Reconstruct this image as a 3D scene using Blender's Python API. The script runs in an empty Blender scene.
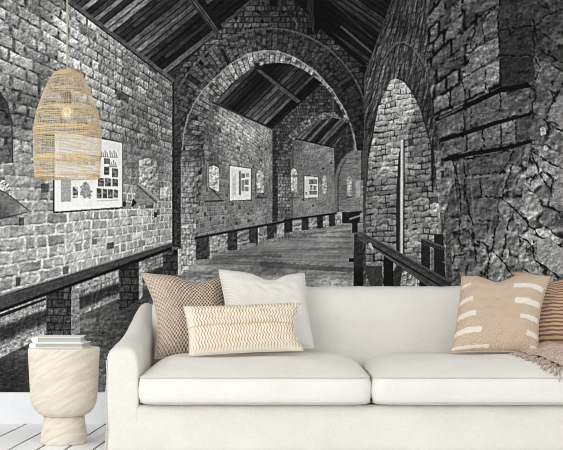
import bpy, bmesh, math, random
from mathutils import Vector, Matrix
INK_GAIN, WORLD, WINDOW, EXPOSURE = 1.0, 1.0, 60.0, 0.15
# ---------------------------------------------------------------------------
# THE WALLPAPER: a flat printed black-and-white photograph of a brick arcade.
# The print is drawn procedurally here (ink tone 0..1 over the sheet) and put
# on the sheet as its printed ink; the sheet itself is one flat thing.
# Sheet units: 1 unit = 1/191 m on the wall, x to the right, y downwards.
# ---------------------------------------------------------------------------
import numpy as np
SX0, SX1, SY0, SY1, SS = -40.0, 604.0, -40.0, 392.0, 3
GX, GY = np.meshgrid(np.arange(SX0 + .5 / SS, SX1, 1 / SS), np.arange(SY0 + .5 / SS, SY1, 1 / SS))
INK = np.full(GX.shape, .3)

def hsh(i, j, s=0):
    n = (i.astype(np.int64) * 374761393 + j.astype(np.int64) * 668265263 + s * 974634777) & 0xFFFFFFFF
    n = ((n ^ (n >> 13)) * 1274126177) & 0xFFFFFFFF
    n = ((n ^ (n >> 16)) * 2246822519) & 0xFFFFFFFF
    return ((n ^ (n >> 15)) & 0xFFFFFF) / float(0xFFFFFF)

def vno(x, y, s=0):
    i = np.floor(x); j = np.floor(y); f = x - i; g = y - j
    f = f * f * (3 - 2 * f); g = g * g * (3 - 2 * g)
    a = hsh(i, j, s); b = hsh(i + 1, j, s); c = hsh(i, j + 1, s); d = hsh(i + 1, j + 1, s)
    return (a * (1 - f) + b * f) * (1 - g) + (c * (1 - f) + d * f) * g

def fbm(x, y, s=0, o=3):
    t = 0; w = 0
    for k in range(o):
        t = t + vno(x * 2 ** k, y * 2 ** k, s + k * 7) * .6 ** k; w += .6 ** k
    return t / w

def sst(e0, e1, x):
    t = np.clip((x - e0) / (e1 - e0), 0, 1)
    return t * t * (3 - 2 * t)

def window(x0, x1, y0, y1):
    a = max(0, int((x0 - SX0) * SS) - 1); b = min(GX.shape[1], int((x1 - SX0) * SS) + 2)
    c = max(0, int((y0 - SY0) * SS) - 1); d = min(GX.shape[0], int((y1 - SY0) * SS) + 2)
    return slice(c, max(c, d)), slice(a, max(a, b))

def inside(pts):
    """Window of the sheet and the mask of a polygon in it."""
    xs = [p[0] for p in pts]; ys = [p[1] for p in pts]
    w = window(min(xs), max(xs), min(ys), max(ys))
    X = GX[w]; Y = GY[w]; m = np.zeros(X.shape, bool)
    for (x0, y0), (x1, y1) in zip(pts, pts[1:] + pts[:1]):
        if y0 == y1: continue
        c = (y0 > Y) != (y1 > Y)
        m ^= c & (X < (x1 - x0) * (Y - y0) / (y1 - y0) + x0)
    return w, m

def ink(pts, fn):
    w, m = inside(pts)
    if m.any():
        A = INK[w]; x = GX[w][m]; y = GY[w][m]
        A[m] = fn(x, y) if callable(fn) else fn
        INK[w] = A

def tint(pts, k, add=0.0):
    w, m = inside(pts)
    A = INK[w]; A[m] = A[m] * k + add; INK[w] = A

def stroke(pts, wd, tone, al=1.0, rough=0.0):
    for (x0, y0), (x1, y1) in zip(pts[:-1], pts[1:]):
        w = window(min(x0, x1) - wd, max(x0, x1) + wd, min(y0, y1) - wd, max(y0, y1) + wd)
        X = GX[w]; Y = GY[w]
        dx, dy = x1 - x0, y1 - y0; l2 = dx * dx + dy * dy + 1e-9
        t = np.clip(((X - x0) * dx + (Y - y0) * dy) / l2, 0, 1)
        d = np.hypot(X - x0 - t * dx, Y - y0 - t * dy)
        if rough: d = d + (fbm(X / 2.2, Y / 2.2, 3, 2) - .5) * rough
        a = al * (1 - sst(wd * .5 - .35, wd * .5 + .45, d))
        INK[w] = INK[w] * (1 - a) + tone * a

def field(pts, s=9.0, p=1.6):
    def f(x, y):
        n = 0; q = 0
        for px, py, v in pts:
            w = 1 / ((x - px) ** 2 + (y - py) ** 2 + s * s) ** p
            n = n + w * v; q = q + w
        return n / q
    return f

def wander(pts, a=2.2):
    out = []
    for (x0, y0), (x1, y1) in zip(pts[:-1], pts[1:]):
        n = max(1, int(math.hypot(x1 - x0, y1 - y0) / 4))
        out += [(x0 + (x1 - x0) * k / n, y0 + (y1 - y0) * k / n) for k in range(n)]
    out.append(pts[-1])
    A = np.array(out, float)
    dx = (fbm(A[:, 0] / 7, A[:, 1] / 7, 71, 2) - .5) * 2 * a; dy = (fbm(A[:, 0] / 7, A[:, 1] / 7, 72, 2) - .5) * 2 * a
    return [(p[0] + u, p[1] + v) for p, u, v in zip(out, dx, dy)]

def grain(x, y, a=.5, s=0, k=1.0):
    q = 2.7 * k
    h = fbm(x / q, y / q, 11 + s, 3); h2 = fbm((x + .9) / q, (y + 1.1) / q, 11 + s, 3)
    return np.clip(1 + a * ((h - h2) * 1.05 + (h - .5) * .85 + (vno(x * .9 / k, y * .9 / k, 5 + s) - .5) * .40), .12, 2)

def courses(u, v, seed, mu=.07, mv=.11, wob=.22, jit=.35):
    """Brickwork: tone per brick, mortar 0..1 and the place inside the brick."""
    v = v + wob * (fbm(u * .9, v * .7, seed, 2) - .5)
    r = np.floor(v); fv = v - r
    u = u + .5 * (r % 2) + jit * hsh(r, r * 0, seed + 1)
    u = u + jit * (vno(u * .8, r * 7.3, seed + 2) - .5)
    c = np.floor(u); fu = u - c
    thin = hsh(c, r, seed + 9)
    cut = (thin > .62) & (fu > .5)                      # some stretchers are two headers
    c2 = c * 2 + cut; edge = np.where(thin > .62, np.abs(fu - .5), 1.0)
    du = np.minimum(np.minimum(fu, 1 - fu), edge); dv = np.minimum(fv, 1 - fv)
    m = np.maximum(1 - sst(mu * .4, mu * 1.25, du), 1 - sst(mv * .4, mv * 1.25, dv))
    return hsh(c2, r, seed + 3), m, fu, fv, hsh(c2, r, seed + 4)

VX, VY = 340.0, 201.5                                   # where the printed corridor vanishes

def left_wall(lum, seed=1, con=1.0):
    def f(x, y):
        x0, y0 = x, y; k = np.clip((VX - x) / 300, .1, 1) * 1.9
        x = x + k * (fbm(x0 / 6, y0 / 6, 61, 2) - .5); y = y + k * (fbm(x0 / 6, y0 / 6, 62, 2) - .5)
        d = np.maximum(VX - x, 3.0)
        v = (y - VY) / d * 26.0; u = 3900.0 / d
        t, m, fu, fv, q = courses(u, v, seed)
        L = lum(x, y)
        lo = sst(125, 200, y)
        L = L * 1.10
        face = L * (1 + con * ((t - .5) * (.36 - .08 * lo))) * np.where(q > .965, .55, 1.0)
        face = face * (1 + .4 * (fbm(x / 7, y / 6, 21, 2) - .5)) * (1 + .30 * (.5 - fv) * (1 - lo))
        mor = L * ((1 - lo) * (.30 + .75 * vno(x / 3.5, y / 3, 8)) + lo * (1.02 + .50 * vno(x / 3, y / 3, 8)))
        dark = lo * sst(.70, .90, fv) * (1 - m) * .5 * vno(x / 4, y / 4, 18)
        k = np.clip(d / 190.0, .55, 1)
        return (face * (1 - m * k) + mor * m * k) * (1 - dark) * grain(x, y, (.55 - .20 * lo) * np.clip(d / 160, .55, 1), seed, np.clip(d / 230, .55, 1.2))
    return f

def planks(slope, width, lo, hi, seed, lum=lambda x, y: 1.0, vary=.0):
    nx, ny = slope, 1.0; n = math.hypot(nx, ny); nx /= n; ny /= n
    def f(x, y):
        s = (x * -nx + y * ny) if False else (x * nx + y * ny)
        a = x * ny - y * nx
        s = s * (1 + vary * a)
        s = s / width + .35 * (vno(s / width * .9, s * 0, seed + 2) - .5)
        c = np.floor(s); fr = s - c
        t = hsh(c, c * 0 + 3, seed)
        t = np.where(t > .55, .55 + (t - .55) * 1.0, t * .55)
        seg = hsh(c, np.floor(a / 60 + 9 * hsh(c, c, seed + 5)), seed + 6)
        g = fbm(a / 9, s * 2.6, seed + 4, 3)
        v = lo + (hi - lo) * np.clip(t * .75 + seg * .25, 0, 1)
        v = v * (.55 + .9 * g) * (1 - .75 * (1 - sst(.04, .2, np.minimum(fr, 1 - fr))))
        return v * lum(x, y) * grain(x, y, .35, seed)
    return f

def radial(cx, cy, r0, n, lum, seed, dr=9.0, sq=1.0):
    """Arch bricks laid as a ring round a centre."""
    def f(x, y):
        a = np.arctan2((y - cy) / sq, x - cx); r = np.hypot(x - cx, (y - cy) / sq)
        t, m, fu, fv, q = courses((r - r0) / dr / 2, a * n / (2 * math.pi) , seed, .10, .14, .10, .6)
        return lum(x, y) * (1 + (t - .5) * .30) * (1 - .5 * m * (.4 + .8 * vno(x / 4, y / 4, seed))) * np.where(q > .97, .5, 1) * grain(x, y, .7, seed, .8)
    return f

def ROCK(x, y, s, a=1.0):
    q = 6.5
    h = fbm(x / q, y / q, s + 50, 4); h2 = fbm((x + 1.6) / q, (y + 1.9) / q, s + 50, 4)
    return np.clip(1 + a * (.95 * (h - h2) + .6 * (h - .5)) - .35 * a * (1 - sst(.22, .31, h)), .12, 2)

def rubble(ax, ay, ang, seed, lum, crack=.10, con=.5):
    """Irregular squared stones: cells stretched ax by ay and turned by ang."""
    ca, sa = math.cos(ang), math.sin(ang)
    def f(x, y):
        wx = x + 6 * (fbm(x / 10, y / 10, seed + 30, 3) - .5); wy = y + 6 * (fbm(x / 10, y / 10, seed + 31, 3) - .5)
        u = (wx * ca + wy * sa) / ax; v = (-wx * sa + wy * ca) / ay
        iu = np.floor(u); iv = np.floor(v)
        d1 = np.full(x.shape, 9.0); d2 = np.full(x.shape, 9.0); t = np.zeros(x.shape)
        for du in (-1, 0, 1):
            for dv in (-1, 0, 1):
                cu = iu + du; cv = iv + dv
                pu = cu + .5 + .7 * (hsh(cu, cv, seed) - .5); pv = cv + .5 + .5 * (hsh(cu, cv, seed + 1) - .5)
                d = np.maximum(np.abs(u - pu), np.abs(v - pv)) * .8 + .2 * (np.abs(u - pu) + np.abs(v - pv))
                n = d < d1
                d2 = np.where(n, d1, np.minimum(d2, d)); t = np.where(n, hsh(cu, cv, seed + 2), t); d1 = np.where(n, d, d1)
        e = d2 - d1
        m = 1 - sst(crack * .25, crack, e)
        hi = sst(crack, crack * 1.6, e) * (1 - sst(crack * 1.6, crack * 3, e))
        L = lum(x, y) * (1 + con * (t - .5)) * (1 + .7 * (fbm(x / 8, y / 8, seed + 7, 3) - .5)) * (1 + .12 * hi)
        return L * ROCK(x, y, seed) * (1 - .72 * m * sst(.3, .8, vno(x / 7, y / 7, seed + 9))) * grain(x, y, .40, seed)
    return f

def flat(L, a=.4, s=0):
    g = L if callable(L) else (lambda x, y: L)
    return lambda x, y: g(x, y) * grain(x, y, a, s)

def draw_print():
    # ---- floor of the corridor
    fl = field([(10, 385, .17), (20, 360, .28), (60, 370, .25), (95, 345, .37), (95, 385, .40), (110, 320, .30), (150, 300, .30), (85, 325, .38),
                (130, 310, .22), (190, 272, .50), (240, 262, .45), (240, 254, .30), (280, 245, .40), (300, 237, .34), (325, 228, .50), (340, 224, .46), (300, 257, .40),
                (345, 262, .36), (270, 267, .27), (330, 270, .30), (270, 280, .50), (330, 281, .60), (220, 280, .42), (180, 285, .36), (350, 240, .34)], 7)
    def floor_ink(x, y):
        d = np.maximum(y - 205, 6)
        z = 2600 / d; w = (x - VX) / d
        sh = fbm(z * .9 + w * .5, w * .9, 77, 3)
        n = .6 * np.clip((y - 225) / 90, .25, 1)
        return (1 + .30 * (1 - sst(290, 330, y)) * sst(150, 210, x)) * fl(x, y) * (.74 + .52 * sh) * grain(x / 1.5, y, n, 4) * (1 + n * .8 * (fbm(x / 7, y / 4, 78, 3) - .5))
    ink([(-41, 300), (190, 240), (370, 205), (470, 240), (470, 300), (604, 300), (604, 393), (-41, 393)], floor_ink)

    # ---- long wall on the left, nearest bay
    lw = field([(5, 20, .52), (35, 15, .50), (45, 45, .60), (20, 60, .54), (80, 30, .68), (90, 60, .66), (35, 80, .42), (25, 115, .36), (110, 60, .56), (120, 90, .52),
                (140, 80, .50), (150, 110, .44), (168, 90, .42), (165, 130, .44), (140, 140, .44), (20, 160, .56), (40, 175, .50), (40, 200, .50), (15, 240, .55),
                (60, 240, .58), (100, 230, .60), (140, 220, .58), (165, 190, .50), (165, 225, .52), (30, 270, .54), (80, 255, .58), (150, 160, .50), (128, 160, .46)], 8)
    ink([(-41, -41), (12, -41), (69, 0), (172, 79), (174, 79), (174, 262), (-41, 360)], left_wall(lw, 1))
    # niche at the far left
    ink([(-41, 100), (-8, 84), (0, 92), (7, 103), (12, 122), (13, 163), (-41, 168)], left_wall(field([(0, 100, .20), (0, 125, .30), (0, 150, .38), (8, 115, .24)], 5), 5))
    stroke([(-8, 84), (0, 92), (7, 103), (12, 122), (13, 163)], 1.2, .18, .8)
    ink([(-41, 181), (4, 180), (9, 184), (11, 196), (-41, 200)], lambda x, y: .72 * grain(x, y, 1.1, 6))
    ink([(-41, 176), (0, 190), (8, 194), (28, 210), (20, 217), (-41, 222)], flat(field([(0, 196, .44), (14, 206, .42), (24, 211, .60), (0, 214, .30)], 4), .35))
    stroke([(0, 190), (8, 194), (28, 210)], 1.2, .2, .7); stroke([(-41, 224), (0, 219), (27, 212)], 1.2, .16, .7)
    tint([(19, 218), (24, 217), (24, 225), (19, 226)], .42)
    tint([(41, 184), (49, 183), (49, 192), (41, 193)], .5)
    # niche by the first pier
    ink([(136, 140), (143, 136), (160, 140), (164, 158), (163, 196), (158, 200), (138, 184)], left_wall(lambda x, y: .42 + 0 * x, 6))
    ink([(139, 160), (148, 158), (157, 161), (159, 186), (158, 197), (148, 190), (139, 182)], lambda x, y: (.74 - .012 * (x - 139)) * grain(x, y, .8, 9))
    ink([(160, 188), (169, 186), (170, 197), (160, 199)], lambda x, y: .74 * grain(x, y, .6, 9))
    ink([(138, 183), (142, 187), (158, 201), (150, 205), (133, 206)], flat(.50, .4)); stroke([(139, 184), (148, 191), (158, 200)], 1.6, .66, .9); stroke([(138, 186), (157, 203)], 1.0, .2, .8)
    ink([(133, 198), (137, 203), (133, 207), (131, 207)], flat(.1)); ink([(122.5, 201), (126, 201), (126, 207), (122.5, 207)], flat(.2)); ink([(154, 212), (157, 212), (157, 217), (154, 218)], flat(.15))
    tint([(107, 243), (114, 242), (114, 248), (107, 250)], .45); tint([(92, 239), (97, 238), (97, 244), (92, 245)], .62); tint([(16, 278), (21, 277), (20, 285), (16, 286)], .42)
    # poster
    ink([(53, 129), (55, 129), (123, 142), (123, 208.5), (54, 213.5), (53, 213.5)], flat(.12))
    ink([(54.6, 130), (122.3, 143), (122.3, 207), (54.6, 211.6)], lambda x, y: (.91 + .03 * (y - 170) / 40) * grain(x, y, .06))
    for (x0, x1, y0, y1) in ((104, 109.5, 166.5, 175), (112, 118, 168, 177.3), (98, 104, 177.6, 186.5), (105, 111, 178, 186.5), (112.4, 118, 178.6, 186.5), (96.8, 101.8, 188, 198.4), (102.6, 107.2, 188.6, 198.2),
                             (108, 113, 189, 198.2), (113.8, 118, 189.4, 197.8), (104, 110, 158, 164)):
        ink([(x0, y0), (x1, y0 + .7), (x1, y1), (x0, y1)], lambda x, y: .16 + .52 * fbm(x / 1.7, y / 1.7, 31, 2) ** 1.3)
    ink([(61, 180), (71, 180), (71, 201.5), (61, 202)], lambda x, y: .68 - .12 * (np.sin(y * 4.2) > 0) * (hsh(np.floor(x), np.floor(y), 1) > .3))
    ink([(61, 171.5), (78, 173), (78, 177), (61, 176)], lambda x, y: .66 + .16 * vno(x, y, 4))
    ink([(72.6, 187), (78, 187), (78, 198), (72.6, 198)], lambda x, y: .2 + .7 * vno(x / 2, y / 2, 3))
    w, m = inside([(80, 182), (93, 181), (93, 200), (80, 201)])
    X, Y = GX[w], GY[w]; A = INK[w]; hit = m & (np.hypot((X - 86) / 6.5, (Y - 191) / 9.5) + .7 * (fbm(X / 2.2, Y / 2.2, 8, 2) - .5) < .85); A[hit] = .42 + .3 * vno(X[hit], Y[hit], 2); INK[w] = A
    for k in range(11):
        y = 137 + k * 3.0
        stroke([(60, y), (92 - 6 * (k % 3), y + 4.5)], .8, .62, .6)
    for k in range(5):
        ink([(62 + k * 7, 154 + k * 1.1), (67 + k * 7, 155 + k * 1.1), (67 + k * 7, 162 + k), (62 + k * 7, 161.4 + k)], lambda x, y: .45 + .35 * vno(x / 1.5, y / 1.5, 12))
    for cx, cy in ((104, 153.6), (113, 154), (112.5, 163.5)):
        for k in range(4): stroke([(cx - 3 + 2 * k, cy - 3 + (k % 2) * 2), (cx - 2.4 + 2 * k, cy + 3)], .9, .35, .7)
        stroke([(cx - 4, cy + 3), (cx + 4.5, cy + 3.4)], .8, .4, .6)
    stroke([(97, 201), (118, 200)], .8, .6, .6)

    # low wall below the near bench: sunlit streaks between brick supports
    def low(x, y):
        t, m, fu, fv, q = courses(3900 / np.maximum(VX - x, 3), (y - VY) / np.maximum(VX - x, 3) * 26, 3)
        s = (y - VY) / (VX - x)                                    # height in the printed wall
        b = .60 - .40 * sst(.355, .375, s) * (1 - sst(.405, .425, s)) - .14 * (1 - sst(.30, .33, s))
        return b * (1 + .3 * (t - .5)) * (1 - .2 * m) * grain(x, y, .65, 3)
    ink([(-41, 300), (0, 300), (184, 240), (181, 268), (139, 290), (80, 315), (28, 344), (0, 358), (-41, 378)], low)
    dk = lambda L: (lambda x, y: L * (1 + .7 * (courses(x / 13, y / 7.5, 8)[0] - .5)) * (1 - .5 * courses(x / 13, y / 7.5, 8)[1]) * grain(x, y, .8, 2))
    ink([(46.5, 290), (72, 282), (72, 338), (46.5, 345)], dk(.24)); ink([(71.5, 290), (79, 288), (80, 333), (71.5, 336)], lambda x, y: .52 * grain(x, y, .6))
    ink([(119, 264), (139, 257), (139, 300), (119, 312)], dk(.22)); ink([(139, 262), (142.5, 262), (142.5, 296), (139, 300)], lambda x, y: .66 * grain(x, y, .6))
    ink([(163, 248), (178, 244), (178, 274), (163, 279)], dk(.22)); ink([(178, 247), (181, 246), (181, 275), (178, 275)], lambda x, y: .72 * grain(x, y, .4))
    # bench
    ink([(-41, 308.5), (0, 296), (20, 289.5), (90, 268), (173, 242.4), (186, 242.4), (90, 279.6), (28, 301.5), (0, 312), (-41, 327)], lambda x, y: (.21 + .06 * vno(x / 9, y / 3, 3)) * grain(x, y, .4))
    stroke([(-41, 307), (0, 294.8), (20, 288.6), (90, 267.4), (170, 242.6)], 1.1, .52, .8)
    stroke([(-41, 326), (0, 311), (28, 300.6), (88, 279), (184, 243.5)], 3.0, .05, .95)
    stroke([(-10, 301), (60, 281), (150, 253)], 1.0, .33, .5)
    ink([(-41, 330), (0, 314), (46, 297.5), (46, 300), (0, 318), (-41, 336)], flat(.12))

    # ---- roof over the nearest bay
    ink([(12, -41), (290, -41), (253, 0), (180, 67.5), (172, 80), (69, 0)], planks(.80, 5.6, .04, .62, 40, field([(110, 10, .95), (130, 30, 1.05), (160, 40, .9), (175, 60, .8), (200, 30, .62), (230, 8, .5)], 10)))
    ink([(8, -45), (14, -45), (70, 0), (173, 78.5), (173, 83.5), (66, 2.5)], lambda x, y: (.27 + .08 * vno(x / 8, y / 8, 1)) * grain(x, y, .4))
    stroke([(10, -40), (67, 2.5), (173, 83)], 1.3, .07, .85); stroke([(12, -45), (71, 0), (173, 78)], .9, .42, .45)
    ink([(171, -22), (182, -22), (224, 37), (216, 35)], planks(-1.35, 3, .20, .40, 44)); ink([(182, -22), (190, -22), (227, 34), (224, 38)], flat(.08))

    # ---- first cross wall with its arch
    g1 = field([(185, 80, .27), (215, 55, .34), (250, 15, .27), (240, 40, .33), (280, 15, .20), (290, 40, .25), (330, 60, .22), (355, 85, .18), (350, 110, .17), (362, 130, .16), (178, 110, .30), (200, 90, .35), (300, 20, .17), (182, 140, .32)], 8)
    gab = [(172, 80), (180, 67.5), (252.6, 0), (292, -41), (262, -41), (290, -2), (322, 28), (364.5, 66), (366, 215), (172, 215)]
    gab = [(172, 80), (180, 67.5), (252.6, 0), (275, -21), (292, -1), (322, 28), (364.5, 66), (366, 222), (172, 250)]
    def gable(x, y):
        t, m, fu, fv, q = courses(x / 9, y / 5.6, 51, .1, .13)
        return g1(x, y) * (1 + .6 * (t - .5)) * (1 - .5 * m) * np.where(q > .955, .25, 1) * grain(x, y, .7, 51)
    ink(gab, gable)
    CX, CY = 269.5, 140.0
    def on(r, a, sq=1.0): return (CX + r * math.cos(a), CY - r * math.sin(a) * sq)
    ringo = [on(101, math.radians(a), 1.10) for a in range(-2, 183, 4)]; ringo = [p for p in ringo]
    w_, m_ = inside(ringo)
    ring = radial(CX, CY, 86, 118, g1, 53, 10)
    wg, mg = inside(gab)
    full = np.zeros(INK.shape, bool); full[wg] = mg
    A = INK[w_]; mm = m_ & full[w_]; A[mm] = ring(GX[w_][mm], GY[w_][mm]) * .95; INK[w_] = A
    stroke([on(101.5, math.radians(a), 1.10) for a in range(20, 152, 3)], 1.5, .38, .55, 1.2)
    stroke([on(103.5, math.radians(a), 1.10) for a in range(20, 152, 3)], 1.0, .10, .45, 1.2)
    for x, y, s in ((236, 18, 2.6), (258, 12, 2.4), (262, 21, 2.4), (201, 63, 3), (250, 28, 1.6), (283, 12, 2.4), (263, 3, 2)):
        ink([(x - s, y), (x, y - s), (x + s, y + .2 * s), (x + .3 * s, y + s)], flat(.05))
    stroke([(222, 50), (228, 62)], 3.4, .09, .85)
    # dark joint between wall and pier
    ink([(173.5, 80), (181, 74), (179, 100), (180.5, 130), (180.8, 246), (173.6, 246)], lambda x, y: (.24 - .05 * sst(100, 160, y)) * grain(x, y, 1.0, 61))
    stroke([(173.4, 82), (173.4, 244)], 1.4, .09, .9)

    # ---- second bay, seen through the arch
    outer = [(181.5, 160), (183.4, 135), (187.5, 118), (193.5, 104.6), (202, 91), (213.7, 79.3), (230.6, 64), (247.5, 54), (264.4, 50.6), (277.9, 51.3), (294.7, 57.4), (315, 70.9), (331.9, 89.4), (345.4, 111.4), (353.8, 135), (357, 155), (358, 225)]
    inner = [(203, 160), (204, 135), (207, 115), (215.4, 101), (230.6, 84.4), (247.5, 70.9), (264.4, 64), (277.9, 62.4), (291.4, 64), (308, 72.6), (325, 86), (338.6, 104.6), (348.8, 128), (353.6, 150), (355, 180), (356, 226)]
    sof = field([(186, 150, .48), (195, 115, .44), (205, 95, .46), (222, 76, .58), (240, 64, .58), (262, 57, .55), (285, 60, .55), (305, 67, .54), (330, 92, .50), (348, 122, .50), (356, 160, .40), (200, 140, .30), (196, 125, .42)], 6)
    opening = outer[:]
    ink(opening + [(181.5, 262)], left_wall(field([(200, 130, .22), (210, 125, .34), (225, 125, .58), (245, 135, .62), (262, 140, .52), (215, 150, .40), (240, 155, .50), (265, 160, .46), (205, 180, .36), (225, 180, .40),
                                                  (255, 185, .42), (220, 215, .42), (250, 215, .42), (272, 190, .36), (276, 150, .34), (205, 225, .42)], 6), 1, 1.1))
    ink(outer + [(358, 226)] + inner[::-1] + [(196, 262), (181.5, 262)], radial(CX, CY, 75, 96, sof, 57, 14))
    stroke(outer, 1.3, .66, .65, .8)
    # lit brick pier at left
    pier = field([(188, 150, .36), (186, 175, .60), (190, 200, .56), (186, 230, .58), (190, 262, .66), (196, 170, .46), (196, 200, .36), (200, 150, .26), (203, 170, .30)], 5)
    def pierbr(x, y):
        t, m, fu, fv, q = courses(x / 8.5, y / 5.2, 59, .1, .15)
        return 1.1 * pier(x, y) * (1 + .28 * (t - .5)) * (1 - .28 * m) * grain(x, y, .6, 7)
    ink([(181.3, 150), (204, 150), (205, 160), (196.4, 176), (195.5, 264), (181.3, 275)], pierbr)
    stroke([(181.4, 160), (181.4, 246)], .9, .62, .6)
    # roof of second bay
    roof2 = [(215, 102), (230.6, 84.4), (247.5, 70.9), (264.4, 64), (277.9, 62.4), (291.4, 64), (308, 72.6), (322, 83), (272.5, 129)]
    ink(roof2, planks(.98, 4.3, .03, .40, 70, field([(232, 100, 1.1), (255, 110, 1.15), (280, 75, .75), (300, 80, .6), (265, 90, .9)], 8)))
    ink([(256, 70), (262, 70), (301, 101), (297, 103)], flat(.27)); stroke([(262, 70), (302, 101)], 1.6, .05, .8)
    stroke([(213, 102.5), (272, 128.5)], 2.0, .14, .9); stroke([(214, 104.4), (271, 129.6)], .9, .42, .5)
    # second cross wall and arch
    g2 = field([(275, 140, .25), (295, 115, .28), (315, 95, .24), (330, 105, .20), (345, 125, .17), (280, 130, .27), (350, 140, .16)], 6)
    def gable2(x, y):
        t, m, fu, fv, q = courses(x / 5, y / 3.2, 52, .1, .14)
        return g2(x, y) * (1 + .5 * (t - .5)) * (1 - .4 * m) * grain(x, y, .8, 52)
    ink([(272.5, 129), (322, 83), (325, 86), (338.6, 104.6), (348.8, 128), (353.6, 150), (355, 224), (272.5, 232)], gable2)
    out2 = [(279, 160), (281, 150), (283.5, 144.6), (287, 137.5), (292, 131.8), (302.6, 122), (313, 115.8), (324, 112.6), (333.6, 113.5), (342, 116), (350, 121), (353, 128)]
    in2 = [(291, 160), (292, 146), (294.5, 139), (302.6, 130.8), (311, 124.4), (321.8, 119.6), (332.5, 117.6), (342, 119.6), (350, 125), (352.5, 132)]
    ink(out2 + [(354.5, 150), (355, 224), (279, 238)], left_wall(field([(295, 150, .34), (310, 150, .46), (325, 155, .46), (330, 170, .40), (300, 170, .38), (320, 205, .42), (300, 205, .42)], 5), 1, .8))
    ink([(294.5, 139), (302.6, 130.8), (311, 124.4), (321.8, 119.6), (332.5, 117.6), (342, 119.6), (350, 124.5), (334, 147.5)], planks(1.05, 3.1, .03, .40, 73))
    stroke([(294.5, 138.5), (334, 147.6)], 1.4, .1, .9)
    ink([(334, 147.5), (350, 124.5), (353.5, 140), (355, 224), (335, 214)], flat(lambda x, y: .17 + .02 * np.sin(x), .8, 3))
    ink(out2 + in2[::-1] + [(290, 237), (279, 240)], radial(320, 160, 30, 70, field([(284, 155, .30), (290, 140, .36), (303, 126, .44), (320, 116, .44), (340, 117, .40), (285, 190, .33), (284, 225, .40)], 5), 58, 9))
    def pier2(x, y):
        t, m, fu, fv, q = courses(x / 5.5, y / 3.4, 66, .1, .15)
        return field([(281, 160, .34), (281, 185, .46), (285, 200, .46), (281, 230, .52), (289, 170, .28), (289, 215, .38)], 4)(x, y) * (1 + .4 * (t - .5)) * (1 - .35 * m) * grain(x, y, .5, 8, .7)
    ink([(278, 156), (290.6, 156), (290.6, 237), (278, 240)], pier2)
    stroke([(274, 132), (275.5, 232)], 3, .14, .6, 1.5); stroke([(293, 146), (292, 218)], 2.2, .2, .5)
    stroke([(333, 96), (333.4, 114)], .9, .36, .8); ink([(331.6, 112), (335.4, 112), (335.4, 116), (331.6, 116)], .4)
    # third arch, end bay
    ink([(335, 220), (335, 178), (338, 167), (342, 160), (347, 154.5), (353, 151), (366, 150), (366, 222)], left_wall(field([(338, 190, .34), (350, 165, .42), (358, 175, .42), (350, 205, .42)], 5), 1, .6))
    stroke([(335.6, 200), (335.6, 178), (338.4, 167), (342.4, 160), (347.4, 154.5), (353, 151.4)], 2.2, .40, .8, 1); stroke([(338, 212), (338.2, 179), (341, 168), (346, 160)], 1.4, .17, .6)
    # niches and posters on the further bays
    def niche(x0, x1, y0, y1, b=.72):
        c = (x0 + x1) / 2; w = (x1 - x0) / 2
        p = [(x0, y1), (x0, y0 + 1.6 * w), (x0 + .35 * w, y0 + .5 * w), (c, y0), (x1 - .35 * w, y0 + .5 * w), (x1, y0 + 1.6 * w), (x1, y1)]
        ink(p, lambda x, y: b * grain(x, y, .7, 2))
    niche(206.5, 219.5, 152, 192, .33); ink([(209.3, 167), (214, 165.5), (218.8, 168), (219, 192.5), (209.3, 187)], lambda x, y: .76 * grain(x, y, .7)); stroke([(207.8, 163), (207.8, 187)], 1.2, .62, .8)
    ink([(208, 186.5), (221, 199.5), (208.5, 200)], flat(.46)); stroke([(209, 187), (221, 199)], .9, .2, .7); stroke([(205, 201.3), (223, 200.8)], 1.4, .12, .9)
    niche(256.7, 263.6, 170, 192.7, .68); stroke([(255.5, 198), (266, 197.4)], 1.6, .2, .8); stroke([(255.6, 172), (255.6, 196)], 1.1, .25, .6)
    ink([(228.8, 164.8), (251.6, 168), (251.6, 200.6), (228.8, 201.6)], .16); ink([(229.8, 165.8), (251, 168.8), (251, 199.6), (229.8, 200.6)], lambda x, y: .86 * grain(x, y, .08))
    for x0, x1, y0, y1, t in ((239, 241, 171, 195, .22), (241.4, 245, 173.4, 178, .3), (246, 249, 173, 177, .45), (241.6, 244.4, 180, 191, .4), (245, 248.6, 179.6, 185, .3), (245, 248.6, 186.6, 191.5, .35), (232, 236, 172, 196, .66)):
        ink([(x0, y0), (x1, y0), (x1, y1), (x0, y1)], lambda x, y: t + .25 * vno(x, y, 5))
    niche(291, 297, 168, 192.5, .70); stroke([(290.3, 172), (290.3, 192)], .9, .2, .7)
    ink([(303.4, 175.2), (318.6, 176.6), (318.6, 198), (303.4, 198.6)], .18); ink([(304.2, 176), (318, 177.2), (318, 197.4), (304.2, 198)], lambda x, y: .78 * grain(x, y, .1))
    for x0, x1, y0, y1 in ((309, 317, 179.5, 184), (310, 312.4, 185, 190), (313.4, 316.5, 185.6, 190), (309.4, 317, 190.6, 194.6), (305.4, 307, 192, 195)):
        ink([(x0, y0), (x1, y0), (x1, y1), (x0, y1)], lambda x, y: .25 + .35 * vno(x, y, 5))
    niche(322.5, 326.6, 175, 193.5, .60); niche(347, 351.6, 176, 196, .66)
    ink([(355.8, 180), (362, 181), (362, 197), (355.8, 197)], flat(.62, .2)); stroke([(291, 198), (300, 197.4)], 1.2, .2, .6); stroke([(346.6, 197.4), (352, 197.2)], 1, .2, .7)
    for x, y in ((247, 213), (302, 199), (222, 217), (330, 162), (322, 168), (312, 205)): ink([(x, y), (x + 2.4, y), (x + 2.4, y + 1.6), (x, y + 1.6)], .18)

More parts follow.
